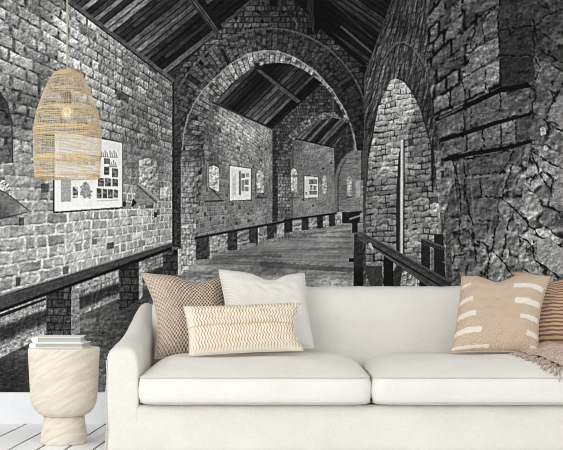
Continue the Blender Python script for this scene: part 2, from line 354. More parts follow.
    # benches of the further bays with their brick supports
    for (x0, x1, y0a, y0b, y1a, y1b, t) in ((196.5, 209, 238, 236, 260, 259, .22), (210, 228, 237, 233, 256, 250, .55), (227.8, 237.4, 233, 231, 250.5, 250, .20), (237.4, 239.4, 231, 231, 250, 249, .62), (239.4, 249, 231, 229, 247, 244, .44),
                                            (249, 258, 229, 227, 243.5, 243, .20), (258, 259.4, 228, 228, 243, 242, .6), (259.4, 267, 227, 226, 241, 239, .45), (267, 274, 226, 224, 240, 238, .18), (277, 284, 222, 222, 238, 236, .58),
                                            (284.5, 292.4, 220, 219, 233, 232, .15), (292.4, 301.6, 219.6, 218.6, 231.5, 230.5, .52), (301.6, 308.6, 218.4, 217.4, 230.5, 229.5, .17), (308.6, 317, 217.6, 216.6, 229.4, 228, .50), (317, 323, 216.6, 216, 228.6, 228, .13),
                                            (323, 329, 216, 215.4, 227.6, 226.6, .56), (329, 335, 215, 214.4, 226.8, 226, .16), (335, 342, 212, 212, 226, 224, .52), (342, 361, 212, 212, 223.5, 223, .11)):
        ink([(x0, y0a), (x1, y0b), (x1, y1b), (x0, y1a)], lambda x, y: t * grain(x, y, .8, 14))
    for a, b in (((211, 250.5), (227, 245.6)), ((239.6, 243.5), (249, 241)), ((259.6, 237.4), (266.6, 235.8)), ((293, 227.6), (301, 226.6)), ((309, 226), (316.6, 225)), ((293, 222.4), (301, 221.5))): stroke([a, b], 1.6, .68, .8)
    stroke([(240, 236), (248, 233.5)], 2, .3, .6)
    stroke([(195.5, 238), (238, 230), (284, 221.6)], 2.6, .10, .95); stroke([(195.5, 236.4), (284, 220.2)], .8, .48, .6)
    stroke([(284, 220.4), (336, 213.4)], 2.0, .08, .95)
    # shade bands and edges on the floor
    for a, b, wd, t, al in (((214, 258.5), (280, 256), 4, .22, .45), ((262, 252), (350, 248), 3.0, .28, .35), ((300, 234.5), (350, 231), 2.0, .24, .45), ((310, 231), (350, 228.6), 1.8, .62, .5), ((285, 237), (350, 237), 1.6, .26, .4),
                            ((262, 257.4), (353, 261.2), 1.3, .56, .7), ((200, 262), (262, 257.4), 1.5, .50, .4), ((262, 264), (352, 270), 5, .20, .45), ((210, 262), (266, 264), 4, .24, .3), ((280, 243), (340, 241), 2, .50, .3)): stroke([a, b], wd, t, al, 2.0)
    ink([(348.6, 258.4), (354, 258.4), (354, 262), (348.6, 262)], .06)

    # ---- right-hand roof
    ink([(275, -41), (410, -41), (392, 0), (364.4, 76.5), (364.4, 66), (322, 28), (292, -1), (272, -22)], planks(-.70, 5.0, .02, .22, 80, field([(340, 15, 1.0), (355, 30, 1.2), (375, 20, .9), (330, 25, .4), (385, 0, .6)], 8)))
    stroke([(341.5, 27), (371, 52)], 2.2, .30, .85, 1.0); stroke([(352, 5), (380, 24)], 1.6, .25, .7, 1); stroke([(328, -2), (372, 38)], 1.3, .20, .7, 1); stroke([(324, 29), (364, 64)], 4.5, .03, .9)
    ink([(308, -41), (320, -41), (322, 28), (314, 36), (310, 20)], .035); ink([(304, -41), (311, -41), (315, 35), (313.6, 35.5), (307, 8)], planks(8, 2.5, .10, .20, 82))
    stroke([(297.4, -41), (297.6, 20)], 1.0, .05, .9); stroke([(294, 19), (297, 24), (296, 28)], 1.6, .34, .8); stroke([(283, 1), (291, 14), (304, 16)], 2.0, .06, .5, 1.5)

    # ---- right-hand wall with the tall opening
    rw = field([(385, 20, .22), (380, 50, .27), (372, 80, .28), (367, 120, .24), (366, 170, .24), (400, 20, .20), (405, 50, .25), (415, 20, .24), (425, 60, .30), (425, 90, .24), (435, 120, .22), (440, 150, .22), (440, 30, .32), (450, 60, .34), (440, 190, .32), (450, 230, .36)], 8)
    def streaks(x, y):
        a = x * .97 + y * .22 - .0016 * (y - 40) * (x - 400)
        t, m, fu, fv, q = courses(y / 15 + .02 * x, a / 4.2, 90, .06, .2, .9, .9)
        h = fbm(a / 1.9, y / 10, 93, 3); h2 = fbm((a + .8) / 1.9, (y + 1) / 10, 93, 3)
        return rw(x, y) * 1.06 * (1 + .4 * (t - .5)) * (1 - .35 * m) * np.clip(1 + 1.0 * (h - .5) + 1.6 * (h - h2), .15, 2) * grain(x, y, .35, 90)
    ink([(410, -41), (470, -41), (470, 300), (362, 300), (363.4, 200), (364.4, 76.5), (392, 0)], streaks)
    stroke([(393, -2), (365, 76), (364, 210)], 1.2, .36, .4, 1)
    hood = [(382, 64), (390, 50), (397, 43), (404, 42), (411, 46), (420, 58), (427, 72)]
    stroke(hood, 2.0, .40, .6, 1.5); stroke([(x, y + 2) for x, y in hood], 1.0, .08, .5, 1)
    for k in range(12):
        t = k / 11.; stroke([(386 + 30 * t, 52 + 40 * (t - .4) ** 2), (387 + 27 * t, 76 + 40 * (t - .35) ** 2)], 1.2, .12 if k % 2 else .36, .5, 1)
    op = [(366, 300), (365.5, 200), (368.5, 160), (370, 150), (372.5, 137.6), (378, 107), (384, 91), (390, 80.7), (396.5, 78.5), (404.5, 81.6), (413, 93), (420.5, 109), (426, 127), (431, 146.5), (432.4, 190), (438, 191), (441, 222), (446, 260), (450, 300)]
    ol = field([(395, 95, .66), (385, 120, .60), (410, 110, .62), (415, 125, .46), (385, 150, .58), (395, 160, .62), (420, 150, .50), (380, 190, .44), (390, 210, .42), (420, 190, .42), (420, 215, .48), (375, 215, .44), (385, 240, .46), (415, 240, .56), (440, 205, .62), (410, 275, .50), (370, 260, .45)], 7)
    def openbr(x, y):
        v = (y + .10 * (x - 400) - .0009 * (y - 180) * (x - 400)) / 5.9
        t, m, fu, fv, q = courses(x / 11.5, v, 95, .06, .15, .7, .9)
        return ol(x, y) * 1.05 * (1 + .30 * (t - .5)) * (1 - (.72 * m) * sst(.25, .8, vno(x / 5, y / 3, 97))) * (1 + .3 * (.45 - fv)) * np.where(q > .96, .6, 1) * grain(x, y, .5, 95)
    ink(op, openbr)
    ink([(413, 112), (420, 108), (426, 127), (431, 147), (432, 165), (408, 165), (408, 132)], lambda x, y: openbr(x, y) * .80)
    stroke([(389.6, 80.9), (377.5, 107), (372, 138), (368, 160), (365.2, 200)], 1.3, .10, .6, 1); stroke([(396.5, 78), (404.5, 81), (413, 92.5), (420.5, 108.5), (426, 126.5), (431.2, 146), (432.6, 190)], 1.6, .12, .75, 1)
    ink([(363.4, 140), (368.6, 140), (365.4, 200), (365, 222), (361.5, 222)], flat(.26)); stroke([(362, 150), (361.6, 212)], 1.6, .08, .7, 1); ink([(360.4, 180), (363, 180), (363, 222), (359.8, 222)], flat(.5))
    # steel pole in the opening
    ink([(398.8, 152), (400.6, 150), (400.8, 262), (396, 262), (396.2, 190)], flat(.16)); ink([(400.4, 140), (403.6, 140), (402.6, 270), (399.6, 270)], lambda x, y: np.clip(.82 - .16 * np.abs(x - 401.8), .3, .85) * grain(x, y, .15))
    stroke([(404.2, 140), (403.6, 262)], 1.4, .16, .8)
    stroke([(433, 140), (432.4, 192)], 1.5, .08, .7); stroke([(438.6, 192), (440.6, 222)], 1.8, .70, .6, 1)

    # ---- near stone pier on the right
    far = field([(445, 30, .34), (455, 55, .36), (470, 30, .30), (480, 20, .28), (490, 50, .34), (470, 75, .40), (445, 90, .36), (450, 5, .30), (490, 80, .40), (440, 120, .30), (460, 120, .32), (480, 115, .38), (470, 145, .34), (450, 150, .30)], 8)
    def coursed(x, y):
        x0, y0 = x, y
        x = x + 3 * (fbm(x0 / 8, y0 / 8, 63, 3) - .5); y = y + 4 * (fbm(x0 / 8, y0 / 8, 64, 3) - .5)
        v = (y + .82 * (x - 500)) / (1 + .0043 * (x - 500))
        t, m, fu, fv, q = courses((x - 430) / 23., v / 21., 105, .07, .13, .3, .8)
        r = ROCK(x0, y0, 105)
        return far(x0, y0) * (1 + .55 * (t - .5)) * r * (1 - .85 * m * sst(.15, .6, vno(x0 / 6, y0 / 6, 106))) * (1 + .35 * (.5 - fv)) * grain(x0, y0, .4, 105)
    ink([(432, -41), (500, -41), (500, 146), (440, 154), (436, 121), (431, 95), (426, 60)], coursed)
    rt = field([(515, 10, .18), (510, 40, .20), (515, 75, .16), (530, 20, .22), (545, 30, .30), (555, 10, .24), (555, 50, .32), (540, 70, .30), (548, 100, .36), (560, 110, .50), (560, 85, .34), (540, 130, .36), (555, 160, .46), (545, 180, .46),
                (525, 190, .42), (560, 200, .44), (550, 235, .56), (535, 220, .46), (525, 245, .50), (555, 265, .62), (500, 260, .40), (490, 190, .30), (470, 200, .32), (470, 240, .34), (450, 210, .34), (450, 260, .38), (480, 265, .36), (520, 275, .46), (495, 160, .30), (470, 170, .30)], 9)
    ink([(500, -41), (604, -41), (604, 300), (500, 300)], rubble(40, 22, .62, 107, rt, .11, .55))
    ink([(434, 150), (532, 140), (520, 210), (516, 300), (446, 300), (440, 215)], rubble(16, 30, .2, 111, rt, .13, .6))
    # long ledges of squared blocks
    def block(p, L, lim=.25): ink(p, lambda x, y: L * 1.1 * (1 + lim * (fbm(x / 9, y / 6, int(p[0][0] * 3), 3) - .5) * 2.0) * ROCK(x, y, int(p[0][0]), .8) * grain(x, y, .45, int(p[0][1])))
    for p, L in (([(499, 6), (532, 0), (535, 24), (500, 29)], .19), ([(499, 31), (533, 27), (534, 56), (500, 55)], .17), ([(499, 58), (533, 57), (536, 80), (500, 87)], .15), ([(470, -3), (498, -8), (499, 4), (476, 14)], .30),
                 ([(482, 20), (496, 8), (498, 30), (484, 35)], .36), ([(470, 30), (481, 21), (483, 38), (472, 47)], .32), ([(472, 50), (500, 36), (500, 54), (466, 76)], .40), ([(462, 74), (484, 66), (484, 84), (463, 92)], .36), ([(484, 65), (499, 60), (499, 82), (485, 89)], .44),
                 ([(436, 122), (462, 109), (464, 128), (440, 138)], .31), ([(470, 107), (500, 93), (507, 92), (500, 110), (472, 124)], .33), ([(503, 96), (527, 88), (533, 92), (530, 111), (500, 118)], .30),
                 ([(440, 141), (465, 133), (467, 150), (443, 157)], .30), ([(466, 133), (482, 127), (483, 146), (467, 151)], .36), ([(483, 127), (500, 121), (501, 143), (484, 147)], .36), ([(501, 121), (516, 118), (516, 141), (502, 144)], .40), ([(516, 117), (531, 115), (530, 139), (517, 141)], .25),
                 ([(463, 163), (500, 151), (510, 152), (504, 172), (466, 176)], .27), ([(466, 179), (480, 178), (481, 196), (468, 197)], .27), ([(480, 178), (505, 174), (502, 197), (483, 197)], .31), ([(468, 200), (498, 199), (496, 222), (472, 225)], .29)):
        block(p, L)
    ck = lambda pts, wd=1.3, t=.05, al=.75: stroke(wander(pts), wd, t, al, 2.6)
    ink([(434, 118.5), (462, 105), (499, 88), (526, 83), (533, 86), (528, 88), (500, 93), (464, 110), (436, 122)], flat(.04))
    ink([(439, 139.5), (468, 130), (496, 120.5), (531, 112.5), (532, 115), (498, 124.5), (470, 134), (440, 142.5)], flat(.045)); ink([(443, 159), (470, 151.5), (504, 146.5), (532, 140), (532, 142.6), (506, 150), (472, 156), (444, 162)], flat(.05))
    ck([(440, 140), (470, 131), (495, 122), (531, 114)], 2.6); ck([(444, 159), (470, 153), (504, 148), (532, 141)], 2.6); ck([(452, 162), (500, 152), (535, 141)], 1.2)
    for pts in ([(470, 108), (471, 127)], [(500, 92), (500, 110)], [(466, 133), (467, 151)], [(483, 127), (484, 147)], [(501, 121), (502, 143)], [(516, 118), (516, 140)], [(499, -10), (499, 30), (500, 88)], [(476, 14), (471, 48)], [(470, 30), (484, 18), (497, 6)],
                [(450, 62), (470, 52), (500, 31)], [(444, 92), (462, 80), (480, 68), (500, 57)], [(484, 66), (485, 90)], [(463, 76), (464, 95)], [(500, 30), (535, 25), (548, 14), (563, 8)], [(500, 55), (533, 55), (534, 28)], [(533, 56), (541, 66), (536, 80)],
                [(533, 20), (538, 42), (545, 54), (563, 63)], [(528, 84), (535, 92), (532, 112)], [(563, 82), (556, 96), (546, 118)], [(546, 122), (563, 132)], [(530, 150), (540, 158), (563, 170)], [(530, 152), (538, 170), (530, 186)],
                [(464, 163), (466, 196), (472, 226), (476, 262)], [(452, 160), (458, 185), (462, 215)], [(480, 196), (500, 198), (512, 206), (528, 222)], [(512, 164), (506, 186), (502, 198)], [(466, 176), (504, 172)], [(480, 178), (482, 196)],
                [(453, 234), (466, 228)], [(450, 258), (466, 254)], [(474, 220), (495, 222)], [(498, 214), (492, 250), (486, 280)], [(510, 212), (502, 258)], [(492, 250), (502, 262), (513, 276)], [(474, 240), (490, 247)],
                [(516, 210), (528, 224), (536, 234), (563, 248)], [(534, 240), (533, 256), (545, 268), (558, 279), (563, 278)], [(533, 257), (548, 270), (563, 281)], [(528, 178), (545, 172), (553, 178)], [(553, 178), (548, 206), (563, 214)], [(520, 238), (534, 246)],
                [(540, 175), (552, 190), (549, 200)], [(513, 150), (500, 176)]): ck(pts)
    for pts in ([(508, 208), (500, 250)], [(493, 210), (488, 245)], [(470, 170), (474, 222)], [(467, 178), (500, 175)], [(452, 165), (456, 200)], [(541, 120), (545, 130)], [(455, 230), (466, 226)], [(466, 78), (500, 58)], [(440, 118), (462, 107)]): stroke(pts, 1.3, .52, .5, 1.5)
    ink([(540, 128), (545, 126), (546, 134), (541, 136)], flat(.66, .6))
    ink([(537, 240), (550, 238), (563, 250), (563, 274), (552, 272), (538, 258)], lambda x, y: .60 * (1 + .5 * (fbm(x / 6, y / 6, 5, 3) - .5)) * grain(x, y, .4))
    ink([(551, 106), (563, 96), (563, 128), (551, 118)], lambda x, y: .48 * grain(x, y, .5)); ink([(555, 182), (563, 178), (563, 205), (552, 204)], flat(.52, .5))

    # ---- railings at the lower right
    ink([(363, 266), (382, 266), (382, 290), (372, 290)], flat(.24)); ink([(393, 272), (399, 260), (412, 292), (388, 292)], flat(.20, .5))
    ink([(402, 272), (408, 268), (420, 278), (420, 290), (400, 290)], lambda x, y: .60 * grain(x, y, 1.3, 3))
    ink([(420, 278), (428, 281), (434, 292), (418, 292)], flat(.10))
    ink([(354, 234), (363, 236), (363, 292), (353.4, 292)], lambda x, y: (.17 - .08 * sst(262, 275, y)) * grain(x, y, .6)); ink([(383.6, 250), (393.4, 256), (393.4, 292), (383.6, 292)], flat(.09))
    ink([(352, 215), (358, 216), (357.6, 234), (352, 233)], flat(.10)); stroke([(350, 219), (362, 215)], 1.4, .62, .8); stroke([(350, 213), (361, 212)], 2.2, .08, .8)
    ink([(421, 245), (430, 247), (430, 276), (421, 268)], flat(.14)); ink([(434, 234), (443, 234), (446, 285), (434, 280)], flat(.13)); ink([(430.5, 248), (434, 249), (434, 270), (430.5, 268)], flat(.42)); ink([(430, 222), (441, 222), (441, 234), (432, 234)], flat(.5, .7))
    ink([(421, 239), (426, 239), (445, 247), (445, 250.5), (421, 245)], flat(.20)); stroke([(424, 239.4), (445, 247.4)], 1.2, .42, .7); stroke([(443, 262), (449, 263)], 1.2, .5, .6)
    ink([(446, 232), (451, 228), (452, 290), (446, 290)], flat(.3, .8))
    ink([(354, 232.5), (362, 232), (392, 248), (449, 281), (452, 292), (436, 292), (398, 266), (372, 247)], lambda x, y: (.20 + .10 * vno((x * .5 - y * .85) / 1.6, (x + y) / 40, 4)) * grain(x, y, .4))
    stroke([(354, 233), (362, 232.6), (392, 248.4), (449, 281)], 1.1, .36, .8); stroke([(358, 238), (398, 264), (436, 291)], 1.1, .42, .6); stroke([(368, 243), (400, 262), (446, 289)], 1.6, .08, .8)
    ink([(368, 243), (371, 243), (374, 250), (371, 249)], .7)

    # photographic punch: local contrast, then down to the printing grid (two samples a side per dot)
    a = np.clip(INK, .012, .97)
    a = a[:a.shape[0] // 2 * 2, :a.shape[1] // 2 * 2]
    p = (a[::2, ::2] + a[1::2, ::2] + a[::2, 1::2] + a[1::2, 1::2]) / 4
    def soft(q, r):
        for ax in (0, 1):
            q = sum(np.roll(q, k, ax) for k in range(-r, r + 1)) / (2 * r + 1)
        return q
    return np.clip(p + .75 * (p - soft(p, 1)) + .25 * (p - soft(p, 4)), .012, .97)
# ---------------------------------------------------------------------------
# THE ROOM: metres, camera at the origin looking along +Y, floor at z = 0.
# ---------------------------------------------------------------------------
scene = bpy.context.scene
COL = scene.collection
random.seed(7)
F_PX, CAM_Z, HOR, CXP = 1268.0, 0.80, 271.0, 281.5      # focal length in pixels, eye height, horizon row, centre column
WALL_Y = F_PX / 191.0

def at(x, y, Y):
    return Vector(((x - CXP) * Y / F_PX, Y, CAM_Z - (y - HOR) * Y / F_PX))

# ------------------------------------------------------------------ materials
class Graph:
    def __init__(self, name, rough=.8, spec=.25):
        self.m = bpy.data.materials.new(name); self.m.use_nodes = True
        self.t = self.m.node_tree; self.b = self.t.nodes['Principled BSDF']
        self.b.inputs['Roughness'].default_value = rough
        self.b.inputs['Specular IOR Level'].default_value = spec
    def put(self, sock, v):
        if isinstance(v, bpy.types.NodeSocket): self.t.links.new(v, sock)
        elif isinstance(v, (tuple, list)) and len(v) == 3 and len(getattr(sock, 'default_value', (0,))) == 4: sock.default_value = (*v, 1)
        else: sock.default_value = v
    def math(self, op, *a):
        n = self.t.nodes.new('ShaderNodeMath'); n.operation = op
        for i, v in enumerate(a): self.put(n.inputs[i], v)
        return n.outputs[0]
    def mix(self, f, a, b):
        n = self.t.nodes.new('ShaderNodeMix'); n.data_type = 'RGBA'
        self.put(n.inputs['Factor'], f); self.put(n.inputs[6], a); self.put(n.inputs[7], b)
        return n.outputs[2]
    def coord(self, kind='Object', scale=(1, 1, 1), rot=(0, 0, 0)):
        c = self.t.nodes.new('ShaderNodeTexCoord'); v = c.outputs[kind]
        if any(rot):
            r = self.t.nodes.new('ShaderNodeMapping'); self.t.links.new(v, r.inputs['Vector'])
            r.inputs['Rotation'].default_value = rot; v = r.outputs[0]
        m = self.t.nodes.new('ShaderNodeMapping'); self.t.links.new(v, m.inputs['Vector'])
        m.inputs['Scale'].default_value = scale
        return m.outputs[0]
    def uv(self):
        c = self.t.nodes.new('ShaderNodeTexCoord'); s = self.t.nodes.new('ShaderNodeSeparateXYZ')
        self.t.links.new(c.outputs['UV'], s.inputs[0]); return s.outputs[0], s.outputs[1]
    def noise(self, vec, scale, detail=3, rough=.5, dist=0):
        n = self.t.nodes.new('ShaderNodeTexNoise'); self.t.links.new(vec, n.inputs['Vector'])
        n.inputs['Scale'].default_value = scale; n.inputs['Detail'].default_value = detail
        n.inputs['Roughness'].default_value = rough; n.inputs['Distortion'].default_value = dist
        return n.outputs['Fac']
    def ramp(self, f, a, b):
        n = self.t.nodes.new('ShaderNodeMapRange'); n.interpolation_type = 'SMOOTHSTEP'
        self.put(n.inputs[0], f); n.inputs[1].default_value = a; n.inputs[2].default_value = b
        return n.outputs[0]
    def bump(self, h, strength=.3, dist=.002):
        n = self.t.nodes.new('ShaderNodeBump'); self.put(n.inputs['Height'], h)
        n.inputs['Strength'].default_value = strength; n.inputs['Distance'].default_value = dist
        self.t.links.new(n.outputs[0], self.b.inputs['Normal'])
    def done(self, col):
        self.put(self.b.inputs['Base Color'], col); return self.m

def lin(r, g, b):
    f = lambda c: (c / 255 / 12.92) if c / 255 <= .04045 else ((c / 255 + .055) / 1.055) ** 2.4
    return (f(r), f(g), f(b))

def linen(name, a, b, scale=1.0, bump=.25):
    g = Graph(name, .92, .15)
    o = g.coord('Object')
    n1 = g.noise(g.coord('Object', (90, 90, 14)), 6 * scale, 3); n2 = g.noise(g.coord('Object', (14, 14, 120)), 6 * scale, 3); n3 = g.noise(o, 5, 4)
    w = g.math('ADD', g.math('MULTIPLY', n1, .5), g.math('MULTIPLY', n2, .5))
    f = g.ramp(g.math('ADD', g.math('MULTIPLY', w, .7), g.math('MULTIPLY', n3, .3)), .38, .62)
    g.bump(g.math('ADD', w, g.math('MULTIPLY', g.noise(o, 11, 3, .6, .6), 5.0)), bump, .004)
    return g.done(g.mix(f, a, b))

M_LINEN = linen('off_white_linen', lin(223, 220, 213), lin(235, 233, 227))
M_CUSH = linen('cushion_linen', lin(229, 227, 221), lin(239, 237, 232))
M_PIPE = linen('piping_linen', lin(196, 192, 184), lin(212, 208, 200))

def plain(name, c, rough=.6, spec=.3, n=.04):
    g = Graph(name, rough, spec)
    f = g.noise(g.coord('Object'), 30, 3)
    return g.done(g.mix(f, tuple(x * (1 - n) for x in c), tuple(min(1, x * (1 + n)) for x in c)))

M_WALL = plain('white_wall_paint', lin(238, 238, 238), .8)
M_BASEBOARD = plain('white_gloss_paint', lin(244, 246, 250), .4)
M_CEIL = plain('white_ceiling_paint', lin(240, 240, 238), .9)
M_DARK = plain('dark_gap', lin(30, 30, 32), .9)
g = Graph('white_painted_boards', .42, .4)
o = g.coord('Object', (14, 1.2, 1))
M_FLOOR = g.done(g.mix(g.ramp(g.noise(o, 3, 5), .35, .7), lin(249, 250, 251), lin(253, 254, 255)))
M_PAGES = None
g = Graph('grey_page_edges', .9, .1)
wv = g.math('SINE', g.math('MULTIPLY', g.math('MULTIPLY', 1.0, g.noise(g.coord('Object', (.3, .3, 60)), 8, 2)), 40.0))
M_PAGES = g.done(g.mix(g.ramp(wv, -1, 1), lin(168, 171, 166), lin(200, 203, 198)))
M_COVER = plain('white_book_cover', lin(243, 243, 240), .5)

g = Graph('veined_travertine', .7, .25)
v1 = g.noise(g.coord('Object', (2.2, 5, 22), (0, math.radians(27), 0)), 2.6, 5, .62, .3)
v2 = g.noise(g.coord('Object', (2.0, 5, 44), (0, math.radians(-42), 0)), 2.4, 4, .6, .2)
v3 = g.noise(g.coord('Object', (2.4, 6, 84), (0, math.radians(29), 0)), 2.5, 5, .65)
c0 = g.mix(g.ramp(v1, .36, .64), lin(220, 209, 192), lin(234, 228, 217))
c1 = g.mix(g.math('MULTIPLY', g.ramp(v2, .54, .66), .35), c0, lin(220, 220, 217))
c2 = g.mix(g.math('MULTIPLY', g.ramp(v3,   .56, .70), .6), c1, lin(190, 162, 130))
g.bump(g.math('ADD', v1, v3), .2, .004)
M_STONE = g.done(c2)

def straw(name, a, b):
    g = Graph(name, .75, .2)
    f = g.noise(g.coord('Object', (60, 60, 12)), 4, 3)
    m = g.done(g.mix(g.ramp(f, .3, .7), a, b))
    return m
M_STRAW = straw('pale_straw_fibre', lin(214, 198, 166), lin(236, 222, 194))
M_BAND = straw('golden_straw_band', lin(212, 182, 130), lin(238, 214, 168))
M_CORD = plain('beige_cord', lin(176, 170, 156), .8)
M_SOCKET = plain('taupe_socket', lin(112, 100, 82), .6)
g = Graph('clear_bulb_glass', .05, .5); g.b.inputs['Alpha'].default_value = .38
M_BULB = g.done(lin(250, 240, 215))
g = Graph('glowing_filament', .5); g.b.inputs['Emission Color'].default_value = (1, .93, .78, 1); g.b.inputs['Emission Strength'].default_value = .8
M_FIL = g.done(lin(255, 244, 215))
M_BRASS = plain('grey_cap', lin(150, 146, 138), .5)

# pillow fabrics work in the pillow's own UV
g = Graph('brown_basket_weave', .95, .1)
u, v = g.uv()
nz = g.math('MULTIPLY', g.noise(g.coord('UV'), 14, 3), .022)
p = g.math('SINE', g.math('MULTIPLY', g.math('ADD', u, nz), 2 * math.pi * 22))
q = g.math('SINE', g.math('MULTIPLY', g.math('ADD', v, nz), 2 * math.pi * 19))
wv = g.ramp(g.math('MULTIPLY', p, q), -.45, .30)
fade = g.ramp(g.math('ADD', g.math('ADD', u, g.math('MULTIPLY', v, -.10)), g.math('MULTIPLY', g.math('SUBTRACT', g.noise(g.coord('UV'), 9, 3), .5), .5)), -.05, .42)
fine = g.noise(g.coord('UV'), 90, 2)
dark = g.mix(fade, lin(172, 152, 136), lin(98, 70, 56))
lite = g.mix(fine, lin(206, 190, 174), lin(230, 218, 204))
g.bump(wv, .5, .004)
M_BROWN = g.done(g.mix(wv, dark, lite))
g = Graph('white_diagonal_rib', .95, .1)
u, v = g.uv()
s = g.ramp(g.math('SINE', g.math('MULTIPLY', g.math('ADD', g.math('MULTIPLY', v, .9), g.math('ADD', g.math('MULTIPLY', u, .55), g.math('MULTIPLY', g.noise(g.coord('UV'), 12, 2), .006))), 2 * math.pi * 30)), -.8, .8)
g.bump(s, .12, .0015)
M_WHITE = g.done(g.mix(s, lin(222, 219, 213), lin(235, 233, 228)))
g = Graph('cream_gold_zigzag', .95, .1)
u, v = g.uv()
tri = g.math('SINE', g.math('MULTIPLY', v, 2 * math.pi * 6.5))
ph = g.math('ADD', g.math('MULTIPLY', u, 36.0), g.math('MULTIPLY', tri, .27))
ph = g.math('ADD', ph, g.math('MULTIPLY', g.noise(g.coord('UV'), 20, 2), .25))
s = g.math('SINE', g.math('MULTIPLY', ph, 2 * math.pi))
k = g.ramp(g.math('ADD', s, g.math('MULTIPLY', g.math('SUBTRACT', g.noise(g.coord('UV', (3, 1, 1)), 8, 3), .5), 1.6)), -.05, .95)
edge = g.ramp(g.math('MINIMUM', u, v), .0, .10)
seam = g.ramp(g.math('ABSOLUTE', g.math('SUBTRACT', v, .54)), .014, .004)
goldm = g.math('MULTIPLY', g.math('MULTIPLY', k, edge), .9)
c = g.mix(goldm, lin(238, 230, 215), lin(178, 146, 102))
c = g.mix(g.math('MULTIPLY', seam, .6), c, lin(186, 152, 108))
g.bump(k, .3, .002)
M_ZIG = g.done(c)

def bars(g, u, v, rects):
    tot = None
    for (u0, u1, v0, v1) in rects:
        a = g.math('MULTIPLY', g.math('GREATER_THAN', u, u0), g.math('LESS_THAN', u, u1))
        b = g.math('MULTIPLY', g.math('GREATER_THAN', v, v0), g.math('LESS_THAN', v, v1))
        r = g.math('MULTIPLY', a, b); tot = r if tot is None else g.math('MAXIMUM', tot, r)
    return tot
g = Graph('tan_weave_white_dashes', .95, .1)
u, v = g.uv()
n = g.noise(g.coord('UV', (1, 1.6, 1)), 60, 3, .6)
jit = g.math('MULTIPLY', g.math('SUBTRACT', g.noise(g.coord('UV'), 40, 2), .5), .02)
uu = g.math('ADD', u, jit); vv = g.math('ADD', v, jit)
bm_ = bars(g, uu, vv, [(-.1, .10, .80, .85), (-.1, .14, .575, .635), (-.1, .20, .370, .440), (-.1, .30, .160, .225), (-.1, .42, .015, .04),
                       (.60, .97, .725, .79), (.65, .98, .52, .59), (.74, .98, .325, .390), (.84, 1.0, .135, .195), (.90, 1.0, .015, .05)])
g.bump(g.math('ADD', g.math('MULTIPLY', n, .4), bm_), .3, .003)
M_TAN = g.done(g.mix(bm_, g.mix(g.ramp(n, .35, .65), lin(186, 162, 139), lin(216, 198, 178)), g.mix(n, lin(222, 213, 200), lin(244, 238, 229))))
g = Graph('rust_ribbed_stripe', .95, .1)
u, v = g.uv()
s = g.math('SINE', g.math('MULTIPLY', g.math('ADD', v, g.math('MULTIPLY', g.noise(g.coord('UV'), 14, 2), .002)), 2 * math.pi * 21))
k = g.ramp(s, -.1, .5)
top = g.ramp(v, .93, .88)
g.bump(k, .5, .003)
M_RUST = g.done(g.mix(g.math('MULTIPLY', k, top), g.mix(g.noise(g.coord('UV'), 60, 2), lin(190, 158, 126), lin(214, 186, 156)), lin(128, 97, 86)))
g = Graph('taupe_knit_throw', .95, .1)
n = g.noise(g.coord('Object', (60, 60, 60)), 2.6, 3, .6)
g.bump(n, .7, .006)
M_THROW = g.done(g.mix(g.ramp(n, .36, .62), lin(166, 140, 126), lin(226, 208, 196)))

# -------------------------------------------------------------- object helpers
def link(name, bm, mat, parent=None, smooth=True):
    me = bpy.data.meshes.new(name); bm.normal_update(); bm.to_mesh(me); bm.free()
    me.materials.append(mat)
    if smooth:
        for p in me.polygons: p.use_smooth = True
    o = bpy.data.objects.new(name, me); COL.objects.link(o)
    if parent is not None: o.parent = parent
    return o

def tag(o, label, cat, group=None):
    o['label'] = label; o['category'] = cat
    if group: o['group'] = group
    return o

def thing(name, label, cat, loc=(0, 0, 0), rz=0.0, group=None):
    o = bpy.data.objects.new(name, None); COL.objects.link(o)
    o.empty_display_size = .05; o.location = loc; o.rotation_euler = (0, 0, rz)
    return tag(o, label, cat, group)

def structure(name, bm, mat, smooth=False):
    o = link(name, bm, mat, None, smooth); o['kind'] = 'structure'; return o

def box(bm, x0, x1, y0, y1, z0, z1, bev=0.0, seg=2):
    r = bmesh.ops.create_cube(bm, size=1.0)
    for v in r['verts']:
        v.co = Vector(((x0 + x1) / 2 + v.co.x * (x1 - x0), (y0 + y1) / 2 + v.co.y * (y1 - y0), (z0 + z1) / 2 + v.co.z * (z1 - z0)))
    if bev:
        es = list({e for v in r['verts'] for e in v.link_edges})
        bmesh.ops.bevel(bm, geom=es, offset=bev, segments=seg, affect='EDGES', profile=.6)

def lathe(bm, prof, n=64, close=True):
    rings = []
    for r, z in prof:
        rings.append([bm.verts.new((r * math.cos(2 * math.pi * k / n), r * math.sin(2 * math.pi * k / n), z)) for k in range(n)] if r > 1e-6 else [bm.verts.new((0, 0, z))])
    for a, b in zip(rings[:-1], rings[1:]):
        for k in range(n):
            j = (k + 1) % n
            f = [a[k % len(a)], a[j % len(a)], b[j % len(b)], b[k % len(b)]]
            f = list(dict.fromkeys(f))
            if len(f) > 2: bm.faces.new(f)

